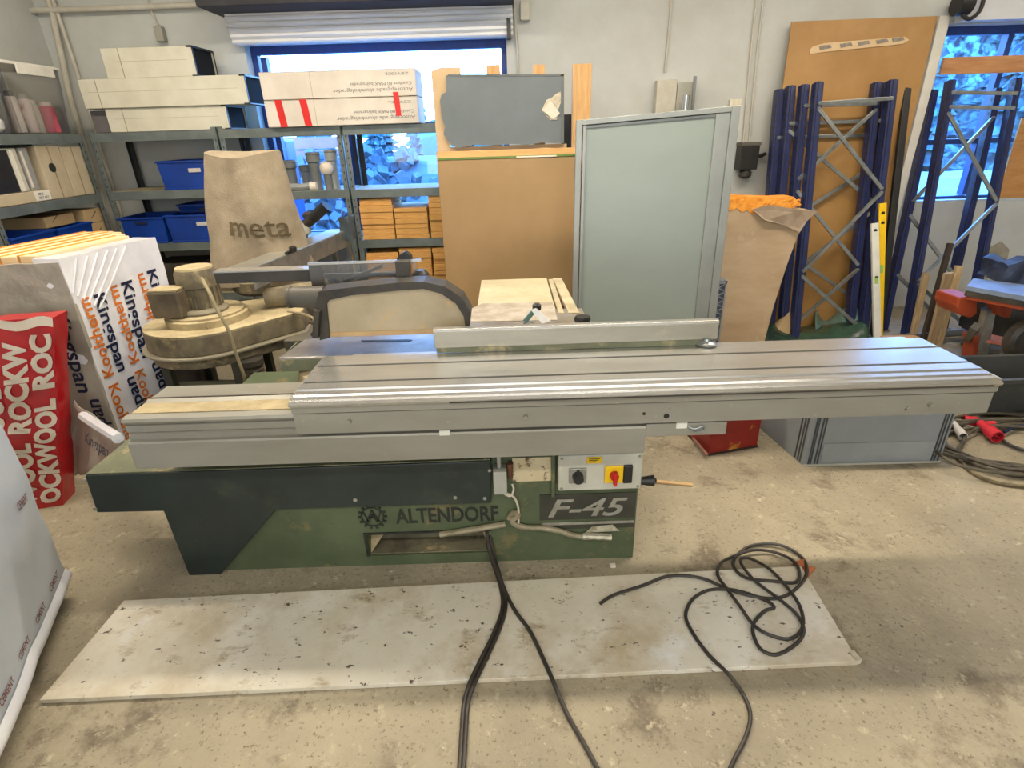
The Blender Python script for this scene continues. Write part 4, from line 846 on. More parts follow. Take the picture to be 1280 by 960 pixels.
# grey pipe fittings on shelf under cartons
pf = mat('grey_pvc', (150, 154, 150), (130, 134, 130), 9, .5)
pfd = mat('dark_grey_pvc', (112, 116, 114), (96, 98, 96), 9, .5)
def fit(px, y0, y1, r, label, m1=pf, prof=None, Y=4.62):
    a = aty(px, y1, Y); z1 = aty(px, y0, Y).z; z = 1.236; h = z1-z
    o = thing('pipe_fitting', (a.x, Y, z), label, 'pipe fitting')
    M().lathe((a.x, Y, z), [(r*.9, 0), (r*.9, h*.72), (r*1.12, h*.74), (r*1.12, h), (r, h), (r*.98, h*.75)], 20).build('pipe_body', m1, o, smooth=True)
    M().lathe((a.x, Y, z), [(r*1.14, h*.93), (r*1.2, h*.95), (r*1.14, h*.97)], 20).build('seal_ring', pfd, o, smooth=True)
    return o
fit(397, 190, 232, .048, 'wide dark grey pipe fitting standing in the middle of the fittings shelf', pfd)
fit(419, 187, 232, .042, 'tallest pale grey pipe fitting beside the shelf post')
fit(385, 206, 230, .04, 'short dark grey pipe fitting left of the wide one', pfd, Y=4.74)
fit(366, 200, 230, .05, 'stubby dark grey pipe fitting nearest the cloth bag', pfd, Y=4.7)
a = aty(408, 210, 4.58); o = thing('ball_fitting', (a.x, 4.58, 1.236), 'whitish ball shaped fitting between the two grey pipe fittings', 'pipe fitting')
M().lathe((a.x, 4.58, a.z), [(.01, -.05), (.035, -.042), (.05, -.015), (.05, .012), (.035, .038), (.01, .048)], 20).build('ball', whitep, o, smooth=True); M().cyl((a.x, 4.58, 1.236), (a.x, 4.58, a.z-.04), .03).build('stem', pfd, o, smooth=True)
o = thing('pipe_elbow', (aty(372, 225, 4.55).x, 4.55, 1.236), 'pale grey pipe elbow lying at the front of the fittings shelf', 'pipe fitting')
x = aty(365, 225, 4.55).x; M().tube([(x-.12, 4.56, 1.262), (x, 4.56, 1.262), (x+.09, 4.56, 1.262), (x+.14, 4.6, 1.275)], .026).build('elbow_body', pf, o, smooth=True)
M().cyl((x+.13, 4.56, 1.262), (x+.18, 4.56, 1.262), .033).build('elbow_socket', whitep, o, smooth=True)
# timber blocks
random.seed(21)
def block(x0, x1, z0, z1, label, group, y0=4.5):
    y0 += random.uniform(0, .02); x0 += random.uniform(0, .006); x1 -= random.uniform(0, .006)
    tag(M().box(x0, x1, y0, 4.9, z0+.0008, z1-.0008).build('timber_board', woodm, bevel=.002), label, 'timber board', group)
for nm, X0, X1, zs, L_ in [('left', -1.15, -.89, [.851, .894, .932, .968, 1.012, 1.060, 1.11, 1.158], 'on the shelf under the window opening'), ('middle', -.885, -.62, [.851, .885, .93, .966, 1.008, 1.055, 1.085], 'on the shelf under the window opening'), ('right', -.612, -.40, [.851, .90, .94, .985, 1.03, 1.08, 1.12, 1.17], 'on the shelf under the window opening')]:
    for k in range(len(zs)-1): block(X0, X1, zs[k], zs[k+1], 'short pine board end in the %s stack on the upper timber shelf' % nm, '%s stack on the upper timber shelf' % nm)
for nm, X0, X1, zs in [('left', -1.15, -.89, [.461, .51, .56, .61, .655, .70, .745]), ('middle', -.88, -.62, [.461, .51, .55, .60, .65, .695, .74, .775]), ('right', -.612, -.40, [.461, .50, .55, .59, .64, .68, .73, .772])]:
    for k in range(len(zs)-1): block(X0, X1, zs[k], zs[k+1], 'short pine board end in the %s stack on the lower timber shelf' % nm, '%s stack on the lower timber shelf' % nm)
# ================================================================== BOARDS IN THE CENTRE
BY_ = 4.16
zt = aty(630, 198, BY_).z
o = tag(M().box(-.475, .50, BY_, BY_+.016, .0, zt).build('fibreboard_sheet', mdf, bevel=.003), 'large brown fibreboard sheet standing upright behind the saw, left of the glazed panel', 'board')
b = M().box(-.46, .50, BY_-.004, BY_+.012, aty(550, 206, BY_).z+.003, aty(550, 196, BY_).z)
tag(M().box(-.478, .53, BY_+.02, BY_+.06, zt-.10, zt+.055).build('pine_rail', postw2 := mat('pine_rail', (222, 176, 116), (200, 154, 96), 5, .65, stretch=(.8, 6, 6)), bevel=.002), 'pine rail across the top of the large brown fibreboard', 'rail')
a = aty(553, 195, BY_); c = aty(716, 192, BY_)
o = thing('green_edged_batten', ((a.x+c.x)/2, BY_-.003, a.z-.01), 'thin green edged strip lying along the top of the brown fibreboard', 'batten')
M().box(-.465, .49, BY_-.004, BY_+.0195, zt+.001, zt+.014).build('green_strip', mat('green_strip', (106, 132, 66), None, 5, .6), o); M().box(.08, .36, BY_-.008, BY_-.0045, zt+.002, zt+.012).build('white_patch', mat('strip_white', (226, 220, 200), None), o)
zb = aty(560, 84, BY_+.08).z
ol = [(-.47, 0), (.44, 0), (.44, zt+.08), (-.385, zt+.08), (-.39, zt+.14), (-.41, zt+.2), (-.40, zt+.25), (-.425, zt+.3), (-.42, zt+.36), (-.39, zt+.42), (-.36, zt+.43), (-.36, zt+.52), (-.28, zt+.53), (-.28, zb), (-.42, zb), (-.478, zb-.02)]
tag(M().prism([(x, BY_+.09, z) for x, z in ol], (0, .02, 0)).build('fibreboard_sheet', mdf2), 'paler fibreboard sheet with broken upper edge behind the grey panel', 'board')
# grey panel with ragged edge and broken corner
def G(px, py): return aty(px, py, BY_+.062)
out = [G(*p) for p in [(558, 94), (705, 93), (705, 179), (690, 179), (678, 178), (660, 181), (640, 180), (612, 182), (592, 181), (574, 185), (564, 182), (560, 176), (555, 168), (556, 158), (552, 146), (551, 136), (550, 126), (552, 118), (558, 115)]]
o = thing('coated_board', ((out[0]+out[1])/2).xy.to_3d()+V((0, 0, zt+.06)), 'ragged edged grey coated panel with a broken right corner above the brown fibreboard', 'panel')
M().prism(out, (0, .022, 0)).build('panel_board', panelg, o)
M().prism([p+V((0, -.004, 0)) for p in [G(677, 138), (G(683, 125)), G(690, 122), G(694, 118), G(701, 114), G(701, 128), G(698, 136), G(696, 150), G(688, 150), G(684, 146)]], (0, .004, 0)).build('broken_patch', brok, o)
M().prism([p+V((0, -.012, 0)) for p in [G(678, 138), G(688, 126), G(700, 142), G(691, 149)]], (0, .007, 0)).build('loose_chip', mat('chip_white', (220, 214, 196), None), o)
M().prism([p+V((0, -.003, 0)) for p in [G(701, 93), G(705, 93), G(705, 179), G(701, 179)]], (0, .003, 0)).prism([p+V((0, -.003, 0)) for p in [G(560, 93), G(705, 92.5), G(705, 95), G(560, 95.5)]], (0, .003, 0)).build('panel_edge', mat('panel_edge', (104, 108, 106), None), o)
for px0, px1, pt, lb in [(608, 625, 81, 'short pine batten end sticking up behind the middle of the grey panel'), (666, 681, 81, 'pine batten with dark notch behind the right part of the grey panel'), (716, 740, 80, 'tall pine batten standing right of the grey panel')]:
    a = aty(px0, pt, BY_+.13); c = aty(px1, pt, BY_+.13)
    tag(M().box(a.x, c.x, BY_+.13, BY_+.17, 0, a.z).build('pine_batten', postw, bevel=.003), lb, 'batten')
a = aty(706, 143, BY_+.2); c = aty(720, 180, BY_+.2)
tag(M().box(a.x-.02, c.x, BY_+.2, BY_+.26, 0, a.z).build('black_upright', black, bevel=.004), 'black upright seen in the gap between the grey panel and the tall batten', 'post')
# ================================================================== GLAZED PANEL
DY = 3.70
tl, tr, bl, br = aty(720, 152, DY+.03), aty(916, 134, DY-.05), V((.435, DY-.14, .0)), V((1.40, DY-.22, .0))
tl = V((.437, DY, 1.652)); tr = V((1.395, DY-.05, 1.703)); bl = V((.415, DY-.10, .02)); br = V((1.372, DY-.15, .065))
exx = (tr-tl).normalized(); ezz = (tl-bl).normalized(); W_ = (tr-tl).length; H_ = (tl-bl).length; nn = exx.cross(ezz).normalized()
o = thing('glazed_panel', (bl+br)/2*1.0, 'large aluminium framed hazy glazed door panel leaning upright behind the saw', 'door panel')
def DB(u0, u1, v0, v1, d0, d1, b): return b.obox(bl+exx*u0+ezz*v0+nn*d0, exx*(u1-u0), -nn*(d0-d1) if False else nn*(d1-d0), ezz*(v1-v0))
b = M(); DB(0, .035, 0, H_, 0, .045, b); DB(.042, .062, .03, H_-.03, .01, .04, b); b.build('side_frame', doorfr, o, bevel=.002)
b = M(); DB(W_-.135, W_-.05, .02, H_-.03, .004, .04, b); DB(W_-.05, W_, 0, H_, -.01, .05, b); b.build('side_frame', doorfr, o, bevel=.003)
b = M(); DB(.035, W_-.02, H_-.03, H_, -.002, .045, b); DB(.035, W_-.13, H_-.05, H_-.033, .008, .03, b); b.build('top_frame', doorfr, o, bevel=.002)
b = M(); DB(.035, W_-.05, 0, .05, -.002, .045, b); b.build('bottom_frame', doorfr, o, bevel=.002)
b = M(); DB(.055, W_-.13, .05, H_-.045, .018, .026, b); b.build('hazy_pane', doorgl, o)
b = M(); DB(.040, .045, .05, H_-.05, .009, .016, b) ; DB(.036, W_-.135, H_-.034, H_-.030, .0, .006, b); b.build('gasket', black, o)
# white stud behind the door
a = aty(921, 124, 4.3)
tag(M().box(a.x-.045, a.x+.035, 4.3, 4.34, 0, a.z).build('white_stud', mat('white_stud', (206, 200, 180), (180, 172, 148), 7, .7, stretch=(4, 4, .7)), bevel=.002), 'worn white timber stud standing behind the right side of the glazed panel', 'stud')
# torn insulation pack wrapped in brown paper
PY = 4.05
pp = [(888, 422), (893, 340), (903, 262), (915, 254), (965, 259), (1018, 264), (1006, 280), (997, 295), (984, 330), (968, 380), (955, 425)]
P = [aty(x, y, PY) for x, y in pp]; P[0].z = P[-1].z = .0
o = thing('torn_insulation_pack', V((1.75, PY+.1, 0)), 'tall brown paper covered insulation pack with torn top showing orange foam', 'insulation pack')
M().prism(P, (0, .16, 0)).build('paper_body', mat('tan_paper', (196, 172, 140), (178, 152, 120), 2.5, .7, stretch=(1, 1, 3), spots=[((206, 186, 156), 4, .58, .12)]), o)
fq = [(903, 243), (935, 246), (970, 247), (992, 246), (1002, 256), (986, 262), (955, 263), (940, 268), (934, 262), (928, 266), (921, 260), (914, 264), (906, 258)]
bf = M().prism([aty(x, y, PY-.006) for x, y in fq], (0, .15, 0)); bf.build('orange_foam_top', orangef, o)
bf = M()
random.seed(4)
for k in range(26):
    px = 905+random.random()*92; p = aty(px, 250+random.random()*10, PY-.01); s_ = random.uniform(.012, .03)
    bf.crumple(p, (s_, 0, s_*.3), (0, .04, 0), (s_*.2, 0, s_*.5), (2, 2, 2), .006, 30, k)
bf.build('foam_crumb', orangef, o, kind='stuff')
fl = [(940, 262), (960, 256), (1000, 262), (1022, 264), (1008, 276), (998, 290), (985, 284), (972, 279), (955, 275)]
M().prism([aty(x, y, PY-.02)+V((0, -.01*(i % 3), 0)) for i, (x, y) in enumerate(fl)], (0, .006, 0)).build('torn_flap', mat('grey_paper', (170, 150, 128), (150, 130, 108), 9, .7), o)
# lattice crate strip
a0, a1, a2, a3 = aty(889, 352, 3.9), aty(906, 352, 3.9), aty(899, 425, 3.9), aty(886, 425, 3.9)
o = thing('lattice_crate', V(((a0.x+a1.x)/2, 3.95, 0)), 'narrow grey crate side with diamond lattice beside the glazed panel', 'crate')
b = M(); t = .012
b.box(a0.x, a0.x+t, 3.9, 3.915, 0, a0.z).box(a1.x-t+.02, a1.x+.02, 3.9, 3.915, 0, a0.z).box(a0.x, a1.x+.02, 3.9, 3.915, a0.z-.02, a0.z).box(a0.x, a1.x+.02, 3.9, 4.0, a0.z-.002, a0.z+.004)
b.build('crate_rim', lattice, o)
b = M(); w = a1.x+.02-a0.x; z = a0.z-.05
for k in range(9):
    zz = a0.z-.02-k*.06
    b.bar((a0.x, 3.906, zz), (a1.x+.02, 3.906, zz-.06), .007, .008).bar((a1.x+.02, 3.908, zz), (a0.x, 3.908, zz-.06), .007, .008)
b.build('lattice_bar', lattice, o)
M().box(a0.x, a1.x+.02, 3.93, 3.94, 0, a0.z-.02).build('crate_back', mat('lattice_back', (96, 104, 122), None), o)
# ochre hardboard leaning on the wall
q = [aty(990, 27, 4.93), aty(1172, 20, 4.93)]
tl2, tr2 = q; bl2, br2 = V((2.07, 4.52, 0)), V((3.06, 4.52, 0))
tag(M().prism([bl2, br2, tr2, tl2], (0, .012, 0)).build('hardboard_sheet', osbb), 'tall ochre hardboard sheet leaning on the wall behind the blue rack frames', 'board')
def onb(px, py, off=.004):   # point on the face of the hardboard
    n = (tr2-tl2).cross(bl2-tl2).normalized(); d = ray(px, py); t = (tl2-EYE).dot(n)/d.dot(n); return EYE+d*t+V((0, -off, 0))
o = thing('taped_strip', onb(1072, 57), 'pale torn tape strip with grey patches stuck on the ochre hardboard', 'tape strip')
M().prism([onb(*p) for p in [(1012, 62), (1016, 58), (1030, 54), (1080, 50), (1130, 46), (1136, 50), (1128, 55), (1080, 60), (1030, 65), (1012, 68)]], (0, -.002, 0)).build('strip_base', mat('strip_pale', (206, 172, 126), (214, 186, 146), 9, .5), o)
b = M()
for x in (1031, 1057, 1079, 1102, 1122): y = 60-(x-1020)*.105; b = M(); b.prism([onb(x-8, y-1, .008), onb(x+6, y-3, .008), onb(x+8, y+1, .008), onb(x-7, y+4, .008)], (0, -.001, 0)); b.build('grey_patch', mat('patch_grey', (150, 140, 122), (110, 104, 92), 30, .5), o)
tag(M().prism([br2+V((.01, -.0, 0)), br2+V((.055, 0, 0)), tr2+V((.10, .0, .0)), tr2+V((.02, 0, 0))], (0, .02, 0)).build('white_edge_board', mat('white_board', (216, 212, 200), None, 4, .6)), 'narrow white board edge leaning between the ochre hardboard and the window', 'board')
# ================================================================== BLUE RACK FRAMES
def rack(label, xl, xr, yf, yt, H, zig, xt=0.0, flip=False, pw=.06, pd=.06, group=None):
    o = thing('rack_frame', ((xl+xr)/2, yf, 0), label, 'rack frame', group)
    L_ = {}
    for nm, x in (('l', xl), ('r', xr)):
        a = V((x, yf, 0)); c = V((x+xt, yt, H)); t = (c-a).normalized(); n = V((0, 1, 0)); n = (n-t*n.dot(t)).normalized(); u = n.cross(t).normalized()
        b = M().use(bluep); hw = pw/2
        b.obox(a-u*hw-n*pd/2, u*pw, n*.004, c-a)                                     # front web
        b.obox(a-u*hw-n*pd/2, u*.004, n*pd, c-a).obox(a+u*(hw-.004)-n*pd/2, u*.004, n*pd, c-a)   # flanges
        b.obox(a-u*hw*.35-n*(pd/2+.006), u*pw*.35, n*.006, c-a)                      # raised rib
        b.use(groovem); k = .06
        while k < H-.04:
            p = a+(c-a)*(k/H)-n*(pd/2+.001)
            for s_ in (-.75, .75): b.obox(p+u*hw*s_-u*.004, u*.008, n*.002, t*.018)
            for s_ in (-1, 1): b.obox(p+u*hw*s_*1.01+n*.02, u*.001, n*.012, t*.022)
            k += .05
        b.build('post', None, o)
        b = M().use(steel).obox(a-u*hw*1.5-n*pd*.7, u*pw*1.5, n*pd*1.4, t*.006); b.build('foot_plate', steel, o)
        L_[nm] = (a, c)
    def at_(nm, z): a, c = L_[nm]; return a+(c-a)*(z/H)+V((0, -.036, 0))
    for (s1, z1, s2, z2) in zig:
        p, r = at_(s1, z1), at_(s2, z2); M().bar(p, r, .026, .018).cyl(p+V((0, -.014, 0)), p+V((0, .02, 0)), .008, seg=8).build('brace', steel, o, bevel=.002)
    return o
rn = ['frontmost', 'second', 'third', 'rearmost']
za = [('l', 1.73, 'r', 1.75), ('l', 1.70, 'r', 1.12), ('r', 1.10, 'l', .53), ('l', .50, 'r', .05)]
zb_ = [('l', 1.72, 'r', 1.72), ('r', 1.68, 'l', 1.20), ('l', 1.12, 'r', .55), ('r', .52, 'l', .03)]
rack('frontmost blue rack upright frame with zigzag braces leaning on the hardboard', 2.305, 2.86, 4.215, 4.665, 1.87, za, .055)
rack('second blue rack upright frame, offset to the left of the frontmost one', 2.24, 2.79, 4.29, 4.74, 1.86, zb_, .055)
rack('third blue rack upright frame in the stack leaning on the hardboard', 2.17, 2.905, 4.365, 4.81, 1.86, [('l', 1.6, 'r', 1.6), ('l', 1.55, 'r', 1.0), ('r', .95, 'l', .4)], .055)
rack('rearmost blue rack upright frame in the stack, its posts outermost', 2.115, 2.955, 4.435, 4.875, 1.84, [('l', 1.5, 'r', 1.5), ('r', 1.3, 'l', .8), ('l', .75, 'r', .2)], .055)
zc = [('l', 1.78, 'r', 1.76), ('l', 1.68, 'r', 1.66), ('l', 1.64, 'r', 1.0), ('r', .98, 'l', .42), ('l', .40, 'r', -.02+.05)]
rack('front blue rack upright frame leaning before the right hand window', 3.235, 3.74, 4.24, 4.76, 1.86, zc, .19, pw=.05)
rack('rear blue rack upright frame leaning before the right hand window', 3.12, 3.62, 4.36, 4.86, 1.80, [('r', 1.6, 'l', 1.0), ('l', .9, 'r', .4), ('l', .45, 'r', .0+.03)], .26, pw=.05)
# black pole, levels and strips
tag(M().bar(V((3.02, 4.25, 0)), aty(1134, 110, 4.86), .055, .03).build('black_post', black, bevel=.003), 'tall black metal strip leaning right of the blue frame stack', 'metal strip')
tag(M().bar(V((2.95, 4.22, 0)), aty(1102, 252, 4.45), .03, .02).build('black_strip', blackd), 'shorter black strip leaning behind the spirit levels', 'metal strip')
def level(p0, p1, m1, label, spots_):
    o = thing('spirit_level', p0, label, 'spirit level'); p0, p1 = V(p0), V(p1)
    M().bar(p0, p1, .055, .022).build('level_body', m1, o, bevel=.002)
    t = (p1-p0)
    b = M()
    for f in spots_: c = p0+t*f; b.cyl(c+V((0, -.013, 0)), c+V((0, .013, 0)), .014)
    b.build('vial_hole', black, o)
    c = p0+t*.5; M().obox(c+V((-.014, -.0135, 0)), (.028, 0, 0), (0, .002, 0), t.normalized()*.06).build('vial_window', mat('vial_green', (150, 190, 90), None), o)
level(V((2.97, 4.17, 0)), aty(1103, 254, 4.42), yellow, 'yellow spirit level standing beside the black strip', [.93, .86])
level(V((2.915, 4.10, 0)), aty(1093, 279, 4.36), mat('white_paint', (214, 214, 204), None, 6, .4), 'white spirit level standing in front of the yellow one', [.94, .55])
tag(M().box(2.93, 3.20, 4.02, 4.10, 0, .05).build('wood_offcut', mat('pink_wood', (206, 168, 130), (186, 146, 108), 6, .7)), 'pale wood offcut on the floor at the foot of the spirit levels', 'offcut')
# loose sticks
for p0, p1, w, m1, lb in [(atz(1140, 424, 0), aty(1158, 341, 4.2), .045, plank, 'left weathered wooden stake leaning before the right rack'), (atz(1153, 428, 0), aty(1188, 304, 4.2), .038, mat('dark_stick', (56, 48, 40), None, 6, .7), 'dark slim pole leaning between the two wooden stakes'),
                          (atz(1164, 432, 0), aty(1186, 341, 3.95), .06, plank, 'middle wooden stake leaning right of the dark pole'), (atz(1172, 432, 0), aty(1199, 332, 4.1), .05, mat('yellow_plank', (190, 164, 122), (160, 134, 96), 7, .8, stretch=(8, 8, .7)), 'right, paler wooden stake leaning before the blue rack post')]:
    tag(M().bar(p0, p1, w, .03).build('wooden_stake' if 'pole' not in lb else 'slim_pole', m1, bevel=.003), lb, 'stake' if 'pole' not in lb else 'pole')
# green film, papers on the floor behind the carriage
def sheetm(name, pts, m1, label, cat, amp=.03, h=.05, seed=0):
    P = [atz(x, y, .0) for x, y in pts]; a, b_, c, d = P
    def f(u, v): p = (a.lerp(b_, u)).lerp(d.lerp(c, u), v); return p+V((0, 0, h*math.sin(math.pi*v)*(.6+.4*math.sin(u*7+seed))+.012))+V(noise.noise_vector(p*6+V((seed, 0, 0))))*amp*.5
    ob = M().grid(f, 30, 12).build(name, m1, smooth=True); md = ob.modifiers.new('t', 'SOLIDIFY'); md.thickness = .006; return tag(ob, label, cat)
sheetm('green_film', [(928, 436), (1085, 430), (1060, 410), (935, 408)], bagg, 'crumpled dark green plastic film on the floor behind the carriage', 'film', .06, .12, 1)
sheetm('cardboard_scrap', [(930, 428), (990, 424), (1000, 413), (932, 411)], kraft, 'brown cardboard scrap lying on the dark green film', 'cardboard', .01, .2, 2)
sheetm('pale_green_film', [(1018, 420), (1092, 424), (1060, 400), (1016, 398)], mat('pale_green_film', (120, 150, 140), (84, 112, 104), 6, .25, bump=.5, bscale=14), 'pale green shiny film heap at the foot of the blue frames', 'film', .04, .20, 3)
sheetm('paper_scrap', [(897, 434), (930, 434), (924, 422), (900, 422)], whitep, 'white paper scrap on the floor at the end of the crosscut fence', 'paper', .02, .1, 4)
# ================================================================== ORANGE MACHINE (right)
mp_ = atz(1222, 452, 0)
o = thing('site_saw', mp_, 'orange red site table saw with blue grey top standing at the right edge', 'site saw')
T0 = aty(1206, 358, 3.62); T1 = aty(1300, 376, 3.35); zt_ = .60
tp = [V((3.12, 3.58, .555)), V((3.30, 3.86, .555)), V((4.0, 3.70, .555)), V((3.80, 3.34, .555))]
tp = [atz(1207, 363, .56), atz(1215, 353, .56), atz(1300, 364, .56), atz(1300, 380, .56)]
M().prism(tp, (0, 0, .03)).build('saw_table', mat('blue_grey_table', (150, 166, 190), (120, 134, 156), 5, .35, .4), o)
M().prism([p+V((0, 0, -.035)) for p in tp], (0, 0, .033)).build('table_skirt', blackd, o)
M().prism([p+V((.02, .0, -.06)) for p in tp], (0, 0, .024)).build('orange_rim', orangem, o)
M().prism([aty(x, y, 3.6) for x, y in [(1199, 372), (1222, 371), (1222, 392), (1214, 398), (1200, 394), (1196, 384)]], (0, .22, 0)).build('motor_housing', orangem, o, bevel=.01)
M().prism([aty(x, y, 3.5) for x, y in [(1250, 380), (1268, 381), (1262, 398), (1252, 396)]], (0, .12, 0)).build('side_bracket', orangem, o, bevel=.006)
M().bar(mp_+V((0, 0, .05)), aty(1236, 385, 3.6), .07, .05).build('center_post', steel, o, bevel=.004)
M().prism([aty(x, y, mp_.y-.02) for x, y in [(1216, 420), (1232, 420), (1232, 434), (1228, 452), (1214, 450), (1217, 436)]], (0, .10, 0)).build('foot_bracket', orangem, o, bevel=.004)
M().prism([atz(x, y, .16) for x, y in [(1230, 419), (1268, 428), (1266, 434), (1230, 428)]], (0, 0, .02)).build('foot_pedal', mat('worn_pedal', (206, 160, 150), (190, 110, 90), 8, .5), o)
M().crumple(aty(1236, 420, 3.75), (.34, 0, 0), (0, .25, 0), (0, 0, .24), (8, 6, 6), .05, 7, 3).build('gear_case', black, o, smooth=True)
for i, (x, y) in enumerate([(1206, 430), (1290, 418)]):
    M().bar(atz(x, y, 0), atz(x+14, y-22, .5), .04, .04).build('leg', blackd, o)
wc = aty(1282, 424, 3.35)
o2 = thing('rubber_wheel', V((wc.x, 3.35, 0)), 'dusty black rubber wheel at the right edge beside the site saw', 'wheel')
M().lathe((wc.x, 3.30, wc.z), [(.05, 0), (.11, 0), (.135, .02), (.135, .07), (.11, .09), (.05, .09)], 28, axis=(0, 1, 0)).build('tyre', blackd, o2, smooth=True)
M().lathe((wc.x, 3.29, wc.z), [(.01, 0), (.05, .005), (.055, .1), (.01, .105)], 20, axis=(0, 1, 0)).build('wheel_hub', MATS['rusty'], o2, smooth=True)
tag(M().crumple(aty(1250, 352, 3.7), (.28, 0, 0), (0, .2, 0), (0, 0, .12), (8, 6, 5), .05, 8, 5).build('dark_bag', mat('blueblack_bag', (60, 72, 100), (36, 42, 60), 7, .6), smooth=True), 'crumpled dark blue bag on top of the site saw', 'bag')
b = M(); q0, q1, q2, q3 = atz(1228, 452, .01), atz(1290, 458, .01), atz(1280, 444, .01), atz(1232, 440, .01)
for k in range(9): b.tube([q0.lerp(q1, k/8), q3.lerp(q2, k/8)], .003, 6, 1)
for k in range(4): b.tube([q0.lerp(q3, k/3), q1.lerp(q2, k/3)], .003, 6, 1)
tag(b.build('wire_grid', steel), 'small wire grid lying on the floor beside the site saw foot', 'grid')
for k in range(3):
    tag(M().bar(V((3.15+.1*k, 4.12-.05*k, .03+.03*k)), V((4.2, 4.25-.09*k, .03+.03*k)), .04, .03).build('steel_bar', steel), ['lowest', 'middle', 'top'][k]+' of the loose steel bars lying behind the site saw', 'bar')
# ================================================================== DUST EXTRACTOR
ex = thing('dust_extractor', (-1.45, 2.85, 0), 'dusty old extraction fan with motor on top behind the saw at the left', 'dust extractor')
ec = V((-1.60, 2.82, 0)); zt2 = .745
def hous(R, yo=0, n=22):
    pts = []
    for i in range(n+1):
        a = math.radians(100)+math.radians(215)*i/n; pts.append(V((ec.x+R*math.cos(a), ec.y+R*math.sin(a)*1.0, 0)))
    pts += [V((ec.x+.47+yo, ec.y+.08-yo, 0)), V((ec.x+.44, ec.y+.44+yo, 0)), V((ec.x+.2, ec.y+.40+yo, 0))]
    return pts
def layer(R, z0, z1, m1, nm, yo=0): M().prism([p+V((0, 0, z0)) for p in hous(R, yo)], (0, 0, z1-z0)).build(nm, m1, ex, bevel=.006)
layer(.30, zt2-.10, zt2, dustym, 'fan_housing'); layer(.298, zt2, zt2+.005, dusty, 'dust_layer')
layer(.325, zt2-.115, zt2-.10, mat('rim_grey', (140, 132, 110), None, 6, .6), 'housing_flange', .02); layer(.29, zt2-.17, zt2-.115, dustym, 'lower_housing')
M().lathe((ec.x+.01, ec.y, zt2+.004), [(.20, 0), (.20, .035), (.185, .04), (.185, .05), (.02, .055)], 36).build('motor_flange', dusty, ex, smooth=True)
M().lathe((ec.x+.01, ec.y-.02, zt2+.058), [(.115, 0), (.118, .01), (.11, .02)], 30).build('flange_ring', MATS['rim_grey'], ex, smooth=True)
mc = V((ec.x-.0, ec.y, zt2+.06))
b = M().lathe(mc, [(.085, 0), (.088, .02), (.088, .12), (.098, .125), (.098, .19), (.088, .212), (.04, .22)], 30)
for k in range(18):
    a = 2*math.pi*k/18; u = V((math.cos(a), math.sin(a), 0)); w = V((-u.y, u.x, 0)); b.obox(mc+u*.085-w*.003+V((0, 0, .015)), w*.006, u*.014, V((0, 0, .105)))
b.build('motor', dustym, ex, smooth=True)
M().lathe(mc+V((0, 0, .212)), [(.088, 0), (.085, .010), (.04, .018)], 30).build('motor_dust', dusty, ex, smooth=True)
M().box(mc.x-.17, mc.x-.02, mc.y-.17, mc.y-.05, mc.z+.0, mc.z+.135).build('terminal_box', mat('terminal', (72, 62, 50), (110, 98, 76), 8, .6), ex, bevel=.01)
M().box(mc.x-.165, mc.x-.025, mc.y-.165, mc.y-.055, mc.z+.135, mc.z+.142).build('terminal_dust', dusty, ex)
M().tube([aty(252, 348, 2.62), aty(262, 366, 2.5), aty(272, 388, 2.46), aty(285, 412, 2.44), aty(296, 445, 2.44), aty(305, 470, 2.45), aty(308, 490, 2.48)], .008).build('motor_cable', mat('beige_cable', (150, 136, 104), None), ex, smooth=True)
for x, y in ((-1.77, 2.64), (-1.41, 2.64), (-1.77, 3.0), (-1.41, 3.0)): M().box(x-.02, x+.02, y-.02, y+.02, 0, zt2-.17).build('leg', mat('frame_dark', (62, 62, 52), (50, 50, 42), 6, .6), ex)
M().box(-1.74, -1.43, 2.65, 2.67, .24, .46).build('front_panel', mat('olive_panel', (92, 90, 70), (80, 78, 60), 4, .6, spots=[((120, 112, 84), 20, .68, .06)]), ex, bevel=.003)
M().box(-1.75, -1.43, 2.64, 2.98, .22, .24).build('frame_shelf', MATS['frame_dark'], ex)
b = M(); hc = V((-1.335, 2.64, 0))
prof = []
for k in range(22): z = .12+k*.02; prof += [(.050, z), (.060, z+.010)]
b.lathe(hc, prof, 20).build('corrugated_hose', mat('hose_brown', (92, 80, 64), (60, 52, 42), 9, .6), ex, smooth=True)
M().lathe(hc+V((0, 0, .555)), [(.04, 0), (.062, .002), (.062, .03), (.04, .032)], 20).build('hose_cuff', blackd, ex, smooth=True)
M().box(-1.19, -1.02, 2.74, 3.1, .30, .64).build('side_cabinet', mat('cabinet_grey', (104, 98, 84), (88, 82, 68), 6, .6), ex, bevel=.004)
b = M(); b.text('0001', V((-1.08, 2.738, .60)), (0, 0, -1), (1, 0, 0), .035, width=.13, bold=.02).build('cabinet_lettering', mat('faded_grey', (150, 144, 124), None), ex)
M().box(-1.19, -.98, 3.0, 3.3, .64, .66).cyl((-1.35, 3.0, .80), (-1.02, 3.08, .82), .055, .06).build('outlet_duct', dustym, ex, smooth=True)
M().tube([(-1.2, 2.9, .75), (-1.05, 2.8, .75), (-.99, 2.72, .70), (-.99, 2.70, .55)], .008).build('loose_cable', MATS['beige_cable'], ex, smooth=True)
